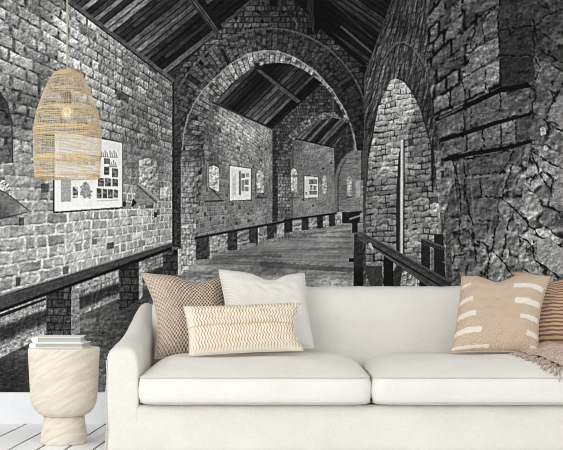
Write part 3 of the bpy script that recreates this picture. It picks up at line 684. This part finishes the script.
def tube(bm, pts, r, n=6, closed=False):
    pts = [Vector(p) for p in pts]; m = len(pts); rings = []
    for i, p in enumerate(pts):
        a = pts[i - 1] if (closed or i) else p; b = pts[(i + 1) % m] if (closed or i < m - 1) else p
        t = (b - a).normalized()
        up = Vector((0, 0, 1)) if abs(t.z) < .9 else Vector((1, 0, 0))
        s = t.cross(up).normalized(); w = s.cross(t)
        rr = r(i / max(1, m - 1)) if callable(r) else r
        rings.append([bm.verts.new(p + (s * math.cos(2 * math.pi * k / n) + w * math.sin(2 * math.pi * k / n)) * rr) for k in range(n)])
    for i in range(m if closed else m - 1):
        a, b = rings[i], rings[(i + 1) % m]
        for k in range(n): bm.faces.new((a[k], a[(k + 1) % n], b[(k + 1) % n], b[k]))
    if not closed:
        bm.faces.new(rings[0][::-1]); bm.faces.new(rings[-1])

def lo_noise(x, y, s=0):
    return math.sin(x * 7.3 + s * 1.7 + 1.3 * math.sin(y * 5.1 + s)) * .5 + math.sin(y * 9.7 + s * .9 + 1.1 * math.sin(x * 6.1 - s)) * .5

# ------------------------------------------------------------------ the shell
bm = bmesh.new(); box(bm, -3.2, 3.2, WALL_Y, WALL_Y + .12, 0, 2.43); structure('wall_back', bm, M_WALL)
bm = bmesh.new(); box(bm, -3.2, 3.2, 4.4, WALL_Y + .12, 2.43, 2.53); structure('ceiling', bm, M_CEIL)
bm = bmesh.new(); box(bm, -3.2, 3.2, WALL_Y - .018, WALL_Y, 0, .166, .004); structure('baseboard_back', bm, M_BASEBOARD)
# floor: painted boards running towards the wall, 6 mm dark gaps
bm = bmesh.new()
gaps = [26.7, 58.0, 82.0, 106.0]
xs = [(p - CXP) / 191.0 for p in gaps]
rr = random.Random(3)
while xs[-1] < 3.4: xs.append(xs[-1] + rr.choice((.126, .150, .164)))
while xs[0] > -3.9: xs.insert(0, xs[0] - rr.choice((.126, .150, .164)))
DX = .054
for a, b in zip(xs[:-1], xs[1:]):
    y0, y1 = -.6, WALL_Y
    vs = []
    for z in (-.03, 0):
        for (x, y) in ((a + .0055, y1), (b - .0055, y1), (b - .0055 + DX * (y0 - y1), y0), (a + .0055 + DX * (y0 - y1), y0)): vs.append(bm.verts.new((x, y, z)))
    for f in ((0, 1, 2, 3), (7, 6, 5, 4), (0, 4, 5, 1), (1, 5, 6, 2), (2, 6, 7, 3), (3, 7, 4, 0)): bm.faces.new([vs[i] for i in f])
bmesh.ops.recalc_face_normals(bm, faces=bm.faces)
nb = len(bm.faces)
box(bm, -4.3, 3.9, -.6, WALL_Y + .12, -.08, -.004)
fo = structure('floor', bm, M_FLOOR); fo.data.materials.append(M_DARK)
for i, p in enumerate(fo.data.polygons): p.material_index = 1 if i >= nb else 0

# ----------------------------------------------------- the wallpaper on the wall
P = draw_print()
ny, nx = P.shape
X = (SX0 + (np.arange(nx) + .5) / 1.5 - CXP) / 191.0; Z = CAM_Z - (SY0 + (np.arange(ny) + .5) / 1.5 - HOR) / 191.0
co = np.zeros((ny, nx, 3)); co[..., 0] = X[None, :]; co[..., 1] = WALL_Y - .0012; co[..., 2] = Z[:, None]
co[:, 0, 0] = (SX0 - CXP) / 191.0; co[:, -1, 0] = (SX1 - CXP) / 191.0; co[0, :, 2] = 2.4299; co[-1, :, 2] = .166
idx = np.arange(nx * ny).reshape(ny, nx)
fc = np.stack([idx[:-1, :-1], idx[1:, :-1], idx[1:, 1:], idx[:-1, 1:]], -1).reshape(-1)
me = bpy.data.meshes.new('wallpaper_mural')
me.vertices.add(nx * ny); me.vertices.foreach_set('co', co.reshape(-1).astype(np.float32))
nf = len(fc) // 4
me.loops.add(len(fc)); me.loops.foreach_set('vertex_index', fc.astype(np.int32))
me.polygons.add(nf); me.polygons.foreach_set('loop_start', np.arange(0, len(fc), 4, dtype=np.int32)); me.polygons.foreach_set('loop_total', np.full(nf, 4, np.int32))
me.update(calc_edges=True)
at_ = me.attributes.new('ink', 'FLOAT_COLOR', 'POINT')
L = np.where(P <= .04045, P / 12.92, ((P + .055) / 1.055) ** 2.4) * INK_GAIN
at_.data.foreach_set('color', np.stack([L, L, L, np.ones_like(L)], -1).reshape(-1).astype(np.float32))
g = Graph('printed_wallpaper', .9, .03)
an = g.t.nodes.new('ShaderNodeAttribute'); an.attribute_name = 'ink'
pg = g.noise(g.coord('Object', (1, 1, 1)), 380, 2)
me.materials.append(g.done(g.mix(g.math('MULTIPLY', pg, .008), an.outputs['Color'], lin(236, 236, 234))))
mur = bpy.data.objects.new('wallpaper_mural', me); COL.objects.link(mur)
tag(mur, 'black and white photographic wallpaper of an arched brick arcade covering the wall', 'mural')

# ---------------------------------------------------------------------- sofa
sofa = thing('sofa', 'off-white linen two-seat sofa standing before the brick arcade wallpaper', 'sofa', (.38, 5.95, 0))
S0 = Vector((.38, 5.95, 0))
def sofa_part(name, bm, mat, parent=sofa):
    bmesh.ops.translate(bm, verts=bm.verts, vec=-S0); return link(name, bm, mat, parent)
XL, XR = -.749, 1.517
FRONT, BACKY = 5.442, 6.50
def slab(bm, x0, x1, y0, y1, z0, z1, nxs, nzs, fn):
    """Closed box of many faces whose points pass through fn."""
    tmp = bmesh.new(); box(tmp, x0, x1, y0, y1, z0, z1)
    return tmp
# base with slipcover front down to the floor
bm = bmesh.new()
def loop_rect(bm, x0, x1, y0, y1, z, r, n=6, per=10, wob=None):
    pts = []
    cs = ((x1 - r, y1 - r, 0), (x0 + r, y1 - r, 90), (x0 + r, y0 + r, 180), (x1 - r, y0 + r, 270))
    for i, (cx, cy, a0) in enumerate(cs):
        arc = [(cx + r * math.cos(math.radians(a0 + 90 * k / n)), cy + r * math.sin(math.radians(a0 + 90 * k / n))) for k in range(n + 1)]
        pts += arc
        nxc = cs[(i + 1) % 4]; a1 = nxc[2]
        q = (nxc[0] + r * math.cos(math.radians(a1)), nxc[1] + r * math.sin(math.radians(a1)))
        for k in range(1, per): pts.append((arc[-1][0] + (q[0] - arc[-1][0]) * k / per, arc[-1][1] + (q[1] - arc[-1][1]) * k / per))
    out = []
    for x, y in pts:
        dz = 0
        if callable(z): zz = z(x, y)
        else: zz = z
        if wob: x, y, zz = wob(x, y, zz)
        out.append(bm.verts.new((x, y, zz)))
    return out
def loft(bm, loops, cap0=True, cap1=True):
    for a, b in zip(loops[:-1], loops[1:]):
        n = len(a)
        for k in range(n): bm.faces.new((a[k], a[(k + 1) % n], b[(k + 1) % n], b[k]))
    if cap0: bm.faces.new(loops[0][::-1])
    if cap1: bm.faces.new(loops[-1])
def base_wob(x, y, z):
    return x, y + .004 * lo_noise(x * 3, z * 4, 2) * (y < 5.6), z
bm = bmesh.new()
loft(bm, [loop_rect(bm, XL + e, XR - e, FRONT + e, BACKY, z, .03, 5, 24, base_wob) for e, z in ((-.006, .004), (-.004, .05), (-.001, .12), (0, .17), (.002, .208), (.02, .222), (.06, .224))])
sofa_part('base', bm, M_LINEN)
# arms
prof = [(5.4425, .10, 0), (5.441, .30, 0), (5.4425, .42, 0), (5.452, .452, .004), (5.475, .472, .006), (5.53, .481, .004), (5.62, .487, 0), (5.75, .500, 0), (5.90, .524, 0), (6.05, .555, 0), (6.20, .585, 0), (6.32, .606, 0), (6.42, .618, 0), (6.47, .610, 0), (6.495, .580, 0), (6.50, .50, 0)]
def arm(mirror):
    bm = bmesh.new(); rings = []
    ys = [5.4435, 5.4445, 5.450, 5.465, 5.50, 5.56, 5.64, 5.74, 5.84, 5.94, 6.04, 6.14, 6.24, 6.34, 6.42, 6.465, 6.49, 6.50]
    hs = [.425, .447, .461, .471, .479, .483, .489, .498, .511, .529, .551, .574, .598, .622, .638, .636, .615, .57]
    n = 20
    for i, (y, h) in enumerate(zip(ys, hs)):
        inset = (.013, .006, .002, 0, 0)[i] if i < 5 else (.012 if i == len(ys) - 1 else .004 if i == len(ys) - 2 else 0)
        wi = .0665 - inset; r = .055 + .022 * min(1, max(0, (y - 5.6) / .5)) - inset * .5; zb = .10; pw = .85 + .15 * min(1, max(0, (y - 5.6) / .4))
        cx = -.6825 - .004 * math.sin((y - 5.44) * 3)
        pts = [(cx - wi + .002, zb)]
        for k in range(6): pts.append((cx - wi - .003 * math.sin(k / 5 * math.pi), zb + (h - r - .06 * min(1, max(0, (y - 5.75) / .55)) - zb) * (k + 1) / 6))
        for k in range(1, n): 
            a = math.pi - math.pi * k / n; rv = r + .06 * min(1, max(0, (y - 5.75) / .55))
            pts.append((cx + wi * math.copysign(abs(math.cos(a)) ** pw, math.cos(a)), h - rv + rv * math.sin(a) ** pw))
        for k in range(6): pts.append((cx + wi + .004 * math.sin(k / 5 * math.pi), zb + (h - r - .06 * min(1, max(0, (y - 5.75) / .55)) - zb) * (6 - k) / 6))
        pts.append((cx + wi, zb))
        ring = []
        for x, z in pts:
            x += .0025 * lo_noise(y * 4, z * 6, 5); z += .002 * lo_noise(y * 5, x * 8, 3)
            ring.append(bm.verts.new((x, y, z)))
        rings.append(ring)
    loft(bm, rings)
    if mirror:
        for v in bm.verts: v.co.x = (XL + XR) - v.co.x
    bmesh.ops.recalc_face_normals(bm, faces=bm.faces)
    o = sofa_part('arm', bm, M_LINEN)
    # seam cord running up the outer front corner
    bm = bmesh.new(); pts = [(-.7515 - .003 * math.sin(z * 31), 5.447, z) for z in [.02 + .018 * k for k in range(23)]]
    if mirror: pts = [((XL + XR) - p[0], p[1], p[2]) for p in pts]
    tube(bm, pts, .0035, 6)
    sofa_part('seam', bm, M_PIPE, o)
arm(False); arm(True)
# backrest: a slab with rounded shoulders, leaning back
bm = bmesh.new()
BX0, BX1 = -.640, 1.408
def back_ring(d, yoff):
    """Outline of the back seen from the front, shrunk by d."""
    pts = []; r = max(.02, .11 - d)
    x0, x1, z0, z1 = BX0 + d, BX1 - d, .20, .722 - d
    N = 40
    pts.append((x0, z0))
    for k in range(9): a = math.radians(180 - 90 * k / 8); pts.append((x0 + r + r * math.cos(a), z1 - r + r * math.sin(a)))
    for k in range(1, N): pts.append((x0 + r + (x1 - x0 - 2 * r) * k / N, z1 - .0035 * lo_noise(k * .31, 1, 2)))
    for k in range(9): a = math.radians(90 - 90 * k / 8); pts.append((x1 - r + r * math.cos(a), z1 - r + r * math.sin(a)))
    pts.append((x1, z0))
    out = []
    for x, z in pts:
        y = yoff + (z - .38) * .46
        out.append(bm.verts.new((x, min(y, 6.50), z)))
    return out
rings = [back_ring(.085, 6.098), back_ring(.04, 6.101), back_ring(.018, 6.110), back_ring(.005, 6.128), back_ring(0, 6.155), back_ring(0, 6.20), back_ring(.006, 6.26), back_ring(.02, 6.30), back_ring(.04, 6.33)]
loft(bm, rings)
bmesh.ops.recalc_face_normals(bm, faces=bm.faces)
sofa_part('backrest', bm, M_LINEN)
# seat cushions
def seat_z(x, y, x0, x1):
    """Top of a seat cushion."""
    d = min(x - x0, x1 - x); f = 1 - (1 - min(max(d, 0) / .17, 1)) ** 2.6
    e = y - 5.39; g = 1 - (1 - min(max(e, 0) / .42, 1)) ** 2.0
    b = min(max((6.16 - y) / .12, 0), 1) ** .6
    return .345 + .070 * f * g * (.55 + .45 * b) + .0035 * lo_noise(x * 2.3, y * 3, 1) * f * g
def cushion(x0, x1, s):
    bm = bmesh.new(); y0, y1 = 5.392, 6.155
    loops = []
    def wob(x, y, z): return x + .003 * lo_noise(y * 3, z * 9, s), y + .0035 * lo_noise(x * 2.7, z * 8, s + 3) * (y < 5.6), z
    for e, z, r in ((.09, .2265, .03), (.035, .228, .05), (.012, .231, .055), (.003, .238, .06), (-.003, .262, .06), (-.005, .290, .06), (-.003, .318, .06), (.003, .345, .06)):
        loops.append(loop_rect(bm, x0 + e, x1 - e, y0 + e, y1 - e, z, r, 6, 28, wob))
    for e in (.010, .022, .038, .06, .09, .13, .18, .24, .31, .36):
        loops.append(loop_rect(bm, x0 + e, x1 - e, y0 + e, y1 - e, lambda x, y: seat_z(x, y, x0, x1), max(.06 - e * .3, .012), 6, 28))
    loft(bm, loops)
    o = sofa_part('seat_cushion', bm, M_CUSH)
    for z in (.3445, .2385):
        bm = bmesh.new()
        t = bmesh.new(); lp = [tuple(v.co) for v in loop_rect(t, x0 + .002, x1 - .002, y0 + .002, y1 - .002, z, .06, 6, 28, wob)]; t.free()
        tube(bm, lp, .0032, 6, True)
        sofa_part('piping', bm, M_PIPE, o)
cushion(-.611, .3805, 1); cushion(.3875, 1.379, 4)

# -------------------------------------------------------------------- pillows
def pillow(name, label, cat, corners, thick, mat, top=(0, .5, .2), bow=(.05, .05, .03, .05), crease=None, group='throw pillows on the sofa', seed=1, n=56):
    """corners: TL, TR, BR, BL as points; bow: how far the left, right, bottom, top edges draw in; top: dent depth, place, width."""
    TL, TR, BR, BL = corners
    cen = (TL + TR + BR + BL) / 4; ex = ((TR + BR) - (TL + BL)).normalized(); ez = ((TL + TR) - (BL + BR)).normalized(); nrm = ex.cross(ez).normalized()
    if nrm.y > 0: nrm = -nrm                     # towards the room
    W = (TR - TL).length; H = (TL - BL).length
    root = thing(name, label, cat, (cen.x, cen.y, min(BL.z, BR.z)), 0, group); base = Vector(root.location)
    def pt(u, v, side):
        p = BL * (1 - u) * (1 - v) + BR * u * (1 - v) + TL * (1 - u) * v + TR * u * v
        a, b = 2 * u - 1, 2 * v - 1
        p = p + ex * W * (bow[0] * (1 - b * b) ** 1.2 * (1 - u) ** 1.5 - bow[1] * (1 - b * b) ** 1.2 * u ** 1.5)
        p = p + ez * H * (bow[2] * (1 - a * a) ** 1.2 * (1 - v) ** 1.5 - bow[3] * (1 - a * a) ** 1.2 * v ** 1.5)
        dent = top[0] * math.exp(-((u - top[1]) / top[2]) ** 2) * v ** 3
        p = p - ez * H * dent
        t = thick * (max(0, 1 - a ** 4) * max(0, 1 - b ** 4)) ** .62 * (1 - 1.6 * dent)
        t *= 1 + .07 * lo_noise(u * 1.4, v * 1.4, seed)
        t += .004 * lo_noise(u * 5, v * 5, seed + 2) * (1 - a ** 6) * (1 - b ** 6)
        if crease: t *= 1 - .22 * math.exp(-((v - crease) / .03) ** 2)
        if side < 0: t *= .55
        return p + nrm * t * side - base
    bm = bmesh.new(); uvl = bm.loops.layers.uv.new('UVMap')
    grid = {}
    for side in (1, -1):
        for i in range(n + 1):
            for j in range(n + 1):
                rim = i in (0, n) or j in (0, n)
                if side < 0 and rim: grid[(side, i, j)] = grid[(1, i, j)]; continue
                grid[(side, i, j)] = bm.verts.new(pt(i / n, j / n, side))
    for side in (1, -1):
        for i in range(n):
            for j in range(n):
                q = [(i, j), (i + 1, j), (i + 1, j + 1), (i, j + 1)]
                if side < 0: q = q[::-1]
                f = bm.faces.new([grid[(side, *k)] for k in q])
                for lp, k in zip(f.loops, q): lp[uvl].uv = (k[0] / n, k[1] / n)
    link('pillow_cover', bm, mat, root)
    rim = [pt(k / n, 0, 1) for k in range(n)] + [pt(1, k / n, 1) for k in range(n)] + [pt(1 - k / n, 1, 1) for k in range(n)] + [pt(0, 1 - k / n, 1) for k in range(n)]
    return root, rim
def edging(root, rim, r, mat):
    bm = bmesh.new(); tube(bm, rim, r, 6, True); link('piped_edge', bm, mat, root)

M_BROWN_EDGE = plain('brown_edge', lin(204, 186, 168), .9)
M_TAN_EDGE = plain('tan_edge', lin(206, 184, 160), .9)
M_ZIG_EDGE = plain('cream_edge', lin(232, 220, 198), .9)
M_RUST_EDGE = plain('rust_edge', lin(186, 150, 114), .9)
r_, e_ = pillow('square_pillow', 'brown and cream basket-weave square pillow leaning in the left corner of the sofa', 'pillow',
    (at(142, 273.5, 6.26), at(228, 277.5, 6.26), at(230, 352, 6.05), at(155, 359, 5.97)), .075, M_BROWN, (.075, .62, .17), (.10, .06, .02, .02), seed=3)
edging(r_, e_, .0048, M_BROWN_EDGE)
r_, e_ = pillow('square_pillow', 'plain white ribbed square pillow with a dented top behind the zigzag lumbar pillow', 'pillow',
    (at(219, 270, 6.16), at(304, 274, 6.18), at(314, 348, 5.97), at(231, 351, 5.90)), .07, M_WHITE, (.095, .58, .17), (.02, .02, .02, .02), seed=5)
edging(r_, e_, .0035, M_WHITE)
r_, e_ = pillow('lumbar_pillow', 'long cream lumbar pillow with golden zigzag lines in front of two square pillows', 'pillow',
    (at(183.5, 306.5, 5.82), at(301, 302.5, 5.86), at(303.5, 350.5, 5.76), at(189, 356, 5.70)), .050, M_ZIG, (.0, .5, .2), (.02, .07, .02, .02), crease=.54, seed=8)
edging(r_, e_, .002, M_ZIG_EDGE)
r_, e_ = pillow('square_pillow', 'tan woven square pillow with short white dashes on the right seat cushion', 'pillow',
    (at(462, 276.5, 6.08), at(550, 276.5, 6.10), at(538, 353, 5.84), at(450.5, 352.5, 5.84)), .075, M_TAN, (.115, .40, .17), (.02, .05, .02, -.02), seed=11)
edging(r_, e_, .0032, M_TAN_EDGE)
r_, e_ = pillow('square_pillow', 'rust and tan striped pillow half hidden behind the tan pillow with dashes', 'pillow',
    (at(514, 272.5, 6.26), at(604, 274, 6.25), at(608, 351, 5.99), at(526, 351, 6.01)), .08, M_RUST, (.13, .42, .20), (.05, .05, .02, .0), seed=14)
edging(r_, e_, .0032, M_RUST_EDGE)

# ---------------------------------------------------------------- throw blanket
throw = thing('throw_blanket', 'taupe knitted throw with a fringed edge draped over the right seat cushion', 'blanket', (1.2, 5.7, .40)); T0 = Vector((1.2, 5.7, .40))
def seat_top(x, y):
    if y < 5.40: return .345
    return seat_z(x, y, .3875, 1.379)
def cloth_pt(s, t):
    """s along the fringed edge (rear left to front), t from that edge towards the right arm."""
    e0 = Vector((1.085, 5.86)); e1 = Vector((1.215, 5.50)); f0 = Vector((1.30, 6.02)); f1 = Vector((1.372, 5.50))
    p = e0.lerp(e1, s).lerp(f0.lerp(f1, s), t)
    fold = .5 + .5 * math.sin(s * 15 + t * 3.2 + .8 * math.sin(t * 4)); fold2 = .5 + .5 * math.sin(s * 31 + t * 7 + 1)
    z = seat_top(p.x, p.y) + .006 + (.020 * fold + .006 * fold2) * (.25 + .75 * min(1, t * 2.2)) + .035 * t
    return Vector((p.x, p.y, z))
bm = bmesh.new(); ns, nt = 70, 40; gr = [[bm.verts.new(cloth_pt(i / ns, j / nt) - T0) for j in range(nt + 1)] for i in range(ns + 1)]
for i in range(ns):
    for j in range(nt): bm.faces.new((gr[i][j], gr[i + 1][j], gr[i + 1][j + 1], gr[i][j + 1]))
bmesh.ops.recalc_face_normals(bm, faces=bm.faces)
if sum(f.normal.z for f in bm.faces) < 0: bmesh.ops.reverse_faces(bm, faces=bm.faces)
c_ = link('knitted_cloth', bm, M_THROW, throw); sm = c_.modifiers.new('thickness', 'SOLIDIFY'); sm.thickness = .005; sm.offset = 1
rf = random.Random(5)
bm = bmesh.new()
for k in range(46):
    s = (k + .5) / 46 + rf.uniform(-.006, .006)
    p = cloth_pt(min(1, max(0, s)), .02); L = .060 + .03 * rf.random() + .050 * s; a = rf.uniform(-.25, .25)
    d = Vector((-.70 + .35 * s + a * .6, -1.0, 0)).normalized(); q = []
    for m in range(7):
        w = p + d * L * m / 6 + Vector((.003 * math.sin(m * 1.3 + k), 0, 0))
        if w.y < 5.384: w.z = .345 - (5.384 - w.y) * 1.0; w.y = 5.381 - .002
        w.z = min(p.z, max(seat_top(w.x, max(w.y, 5.386)), .0) + .004 + .004 * math.sin(m * .9 + k)) if w.y >= 5.384 else w.z
        q.append(w - T0)
    tube(bm, q, lambda t: .0042 * (1 - .3 * t), 6)
link('fringe', bm, M_THROW, throw)

# ------------------------------------------------------------------ side table
TY = 5.898
tab = thing('side_table', 'round cream veined stone side table with a pedestal foot beside the sofa arm', 'side table', ((64 - CXP) / 215.0, TY, 0))
bm = bmesh.new()
lathe(bm, [(0, .127), (.085, .127), (.098, .131), (.118, .141), (.134, .157), (.146, .180), (.153, .210), (.1565, .26), (.160, .33), (.1635, .40), (.165, .435), (.1645, .4415), (.162, .4445), (.157, .4455), (0, .4455)], 96)
bmesh.ops.recalc_face_normals(bm, faces=bm.faces); link('table_drum', bm, M_STONE, tab)
bm = bmesh.new()
lathe(bm, [(0, 0), (.105, 0), (.1085, .003), (.1095, .008), (.106, .04), (.100, .08), (.096, .11), (.0945, .128), (0, .128)], 96)
bmesh.ops.recalc_face_normals(bm, faces=bm.faces); link('pedestal', bm, M_STONE, tab)
def book(label, cx, cy, z, w, d, h, rz):
    root = thing('book', label, 'book', (cx, cy, z), rz, 'books stacked on the side table'); t = .0040
    bm = bmesh.new(); box(bm, -w / 2 + .030, w / 2 - .006, -d / 2 + .005, d / 2 - .005, t, h - t); link('page_block', bm, M_PAGES, root, False)
    bm = bmesh.new(); box(bm, -w / 2 + .030, w / 2, -d / 2, d / 2, 0, t, .0008, 1); box(bm, -w / 2 + .030, w / 2, -d / 2, d / 2, h - t, h, .0008, 1)
    link('cover', bm, M_COVER, root, False)
    bm = bmesh.new(); n = 8; a = []; b = []
    for k in range(n + 1):
        an = math.pi / 2 + math.pi * k / n; x = -w / 2 + .014 + .014 * math.cos(an); zz = h / 2 + h / 2 * math.sin(an)
        a.append(bm.verts.new((x, -d / 2, zz))); b.append(bm.verts.new((x, d / 2, zz)))
    a.append(bm.verts.new((-w / 2 + .030, -d / 2, 0))); b.append(bm.verts.new((-w / 2 + .030, d / 2, 0))); a.append(bm.verts.new((-w / 2 + .030, -d / 2, h))); b.append(bm.verts.new((-w / 2 + .030, d / 2, h)))
    for k in range(len(a) - 1): bm.faces.new((a[k], a[k + 1], b[k + 1], b[k]))
    bm.faces.new(a); bm.faces.new(b[::-1]); bm.faces.new((a[0], b[0], b[-1], a[-1]))
    bmesh.ops.recalc_face_normals(bm, faces=bm.faces); link('spine', bm, M_COVER, root, False)
book('white hardback lying flat on the stone side table under another book', tab.location.x - .016, TY - .004, .4458, .250, .175, .025, math.radians(-3))
book('slightly smaller white hardback on top of the book pile', tab.location.x - .024, TY + .002, .4710, .230, .165, .027, math.radians(2.5))

# ---------------------------------------------------------------- pendant lamp
LX = (67.3 - CXP) / 215.0
lamp = thing('pendant_lamp', 'woven straw dome pendant lamp hanging by a cord over the side table', 'lamp', (LX, TY, 1.2326))
prof = [(70.2, 7.0), (71.5, 10.2), (73.5, 13), (77, 16), (82, 18.8), (89, 22), (97, 25.2), (108, 29), (118, 31.6), (129, 33.4), (140, 33.7), (150, 33.4), (160, 33.0), (170, 32.4), (178, 31.8)]
prof = [((178.0 - y) / 215.0, r / 215.0) for y, r in prof][::-1]
def shade_r(z):
    for (z0, r0), (z1, r1) in zip(prof[:-1], prof[1:]):
        if z <= z1: return r0 + (r1 - r0) * (z - z0) / (z1 - z0)
    return prof[-1][1]
ztop = prof[-1][0]
bm = bmesh.new(); rl = random.Random(11)
for k in range(104):                                # upright fibres
    a = 2 * math.pi * k / 104 + rl.uniform(-.012, .012); tw = rl.uniform(-.05, .05); pts = []
    for i in range(27):
        z = ztop * (i / 26) ** .92; r = shade_r(z) + .0012 * math.sin(i * 2.1 + k)
        aa = a + tw * z / ztop + .006 * math.sin(i * .9 + k * 1.7); pts.append((r * math.cos(aa), r * math.sin(aa), z))
    tube(bm, pts, .00050, 4)
for k in range(96):                                 # turns of weft
    z0 = ztop * (k + .5) / 96 + rl.uniform(-.0018, .0018); ph = rl.uniform(0, 6.28); am = rl.uniform(.0006, .0028); pts = []
    for i in range(60):
        a = 2 * math.pi * i / 60; z = min(max(z0 + am * math.sin(2 * a + ph) + .5 * am * math.sin(5 * a + ph), 0.001), ztop); r = shade_r(z) + .0006 * (-1) ** i
        pts.append((r * math.cos(a), r * math.sin(a), z))
    tube(bm, pts, .00048 if k % 3 else .00075, 4, True)
sh = link('lamp_shade', bm, M_STRAW, lamp)
for y, wd, cnt in ((71.3, 2.2, 4), (74.6, 2.0, 3), (79, 1.6, 1), (90, 2.0, 3), (109.5, 3.2, 5), (114, 1.4, 1), (129.5, 3.0, 8), (134.5, 1.4, 2), (157.5, 2.8, 7), (161.5, 1.4, 2), (172.5, 1.6, 2), (176.8, 2.4, 8)):
    bm = bmesh.new()
    for c in range(cnt):
        z0 = (178.0 - y) / 215.0 + rl.uniform(-.5, .5) * wd / 215.0 * 1.2; ph = rl.uniform(0, 6.28); am = rl.uniform(.001, .0034) * (.5 if y < 80 else 1); pts = []
        for i in range(72):
            a = 2 * math.pi * i / 72; z = min(max(z0 + am * math.sin(a + ph) + .4 * am * math.sin(3 * a + 2 * ph), .001), ztop); r = shade_r(z) + .0014 + .0008 * math.sin(4 * a + ph)
            pts.append((r * math.cos(a), r * math.sin(a), z))
        tube(bm, pts, rl.uniform(.0009, .0015), 5, True)
    link('straw_band', bm, M_BAND, sh)
bm = bmesh.new(); tube(bm, [(0, 0, z) for z in (.395, .55, .8, 1.0, 1.19)], .0042, 10); link('cord', bm, M_CORD, lamp)
bm = bmesh.new(); lathe(bm, [(0, .344), (.0175, .344), (.0186, .347), (.0186, .392), (.016, .398), (.006, .402), (0, .402)], 32)
bmesh.ops.recalc_face_normals(bm, faces=bm.faces); link('socket', bm, M_SOCKET, lamp)
bm = bmesh.new(); tube(bm, [(shade_r(ztop) * math.cos(a), shade_r(ztop) * math.sin(a), ztop) for a in [2 * math.pi * k / 32 for k in range(32)]], .002, 6, True)
for k in range(3):
    a = 2 * math.pi * k / 3 + .4; r = shade_r(ztop); tube(bm, [(.004 * math.cos(a), .004 * math.sin(a), ztop + .002), (r * math.cos(a), r * math.sin(a), ztop)], .0016, 6)
link('top_ring', bm, M_BAND, lamp)
bm = bmesh.new(); lathe(bm, [(0, .268), (.012, .270), (.022, .277), (.0285, .288), (.0305, .300), (.0285, .314), (.022, .328), (.015, .338), (.0135, .346), (0, .346)], 32)
bmesh.ops.recalc_face_normals(bm, faces=bm.faces); bu = link('bulb', bm, M_BULB, lamp)
bm = bmesh.new()
for k in range(5):
    a = 2 * math.pi * k / 5 + .3; pts = [(.004 * math.cos(a), .004 * math.sin(a), .338)] + [((.007 + .010 * math.sin(t * math.pi)) * math.cos(a + .9 * math.sin(5 * t)), (.007 + .010 * math.sin(t * math.pi)) * math.sin(a + .9 * math.sin(5 * t)), .332 - .048 * t) for t in [i / 10 for i in range(11)]]
    tube(bm, pts, .0015, 5)
link('filament', bm, M_FIL, bu)
bm = bmesh.new(); lathe(bm, [(0, 1.168), (.02, 1.168), (.045, 1.174), (.05, 1.182), (.05, 1.1972), (0, 1.1972)], 40)
bmesh.ops.recalc_face_normals(bm, faces=bm.faces); link('ceiling_rose', bm, M_COVER, lamp)

# ---------------------------------------------------------- daylight and camera
w = bpy.data.worlds.new('daylight'); scene.world = w; w.use_nodes = True
bg = w.node_tree.nodes['Background']; bg.inputs[0].default_value = (1.0, .995, .985, 1); bg.inputs[1].default_value = WORLD
def area(name, loc, aim, sx, sy, energy, col=(1, 1, 1)):
    l = bpy.data.lights.new(name, 'AREA'); l.shape = 'RECTANGLE'; l.size = sx; l.size_y = sy; l.energy = energy; l.color = col
    o = bpy.data.objects.new(name, l); COL.objects.link(o); o.location = loc
    o.rotation_euler = (Vector(aim) - Vector(loc)).to_track_quat('-Z', 'Y').to_euler()
area('window_light', (-3.0, 1.6, 1.9), (.2, 6.2, .5), 2.4, 1.8, WINDOW, (1, .99, .97))
cam = bpy.data.cameras.new('camera'); cam.sensor_fit = 'HORIZONTAL'; cam.sensor_width = 36.0; cam.lens = 36.0 * F_PX / 563.0; cam.shift_y = (HOR - 225.0) / 563.0; cam.clip_start = .05
co_ = bpy.data.objects.new('camera', cam); COL.objects.link(co_); co_.location = (0, 0, CAM_Z); co_.rotation_euler = (math.pi / 2, 0, 0); scene.camera = co_
scene.cycles.filter_width = 1.0
vs = scene.view_settings; vs.view_transform = 'Standard'; vs.look = 'None'; vs.exposure = EXPOSURE; vs.gamma = 1.0; vs.use_curve_mapping = False
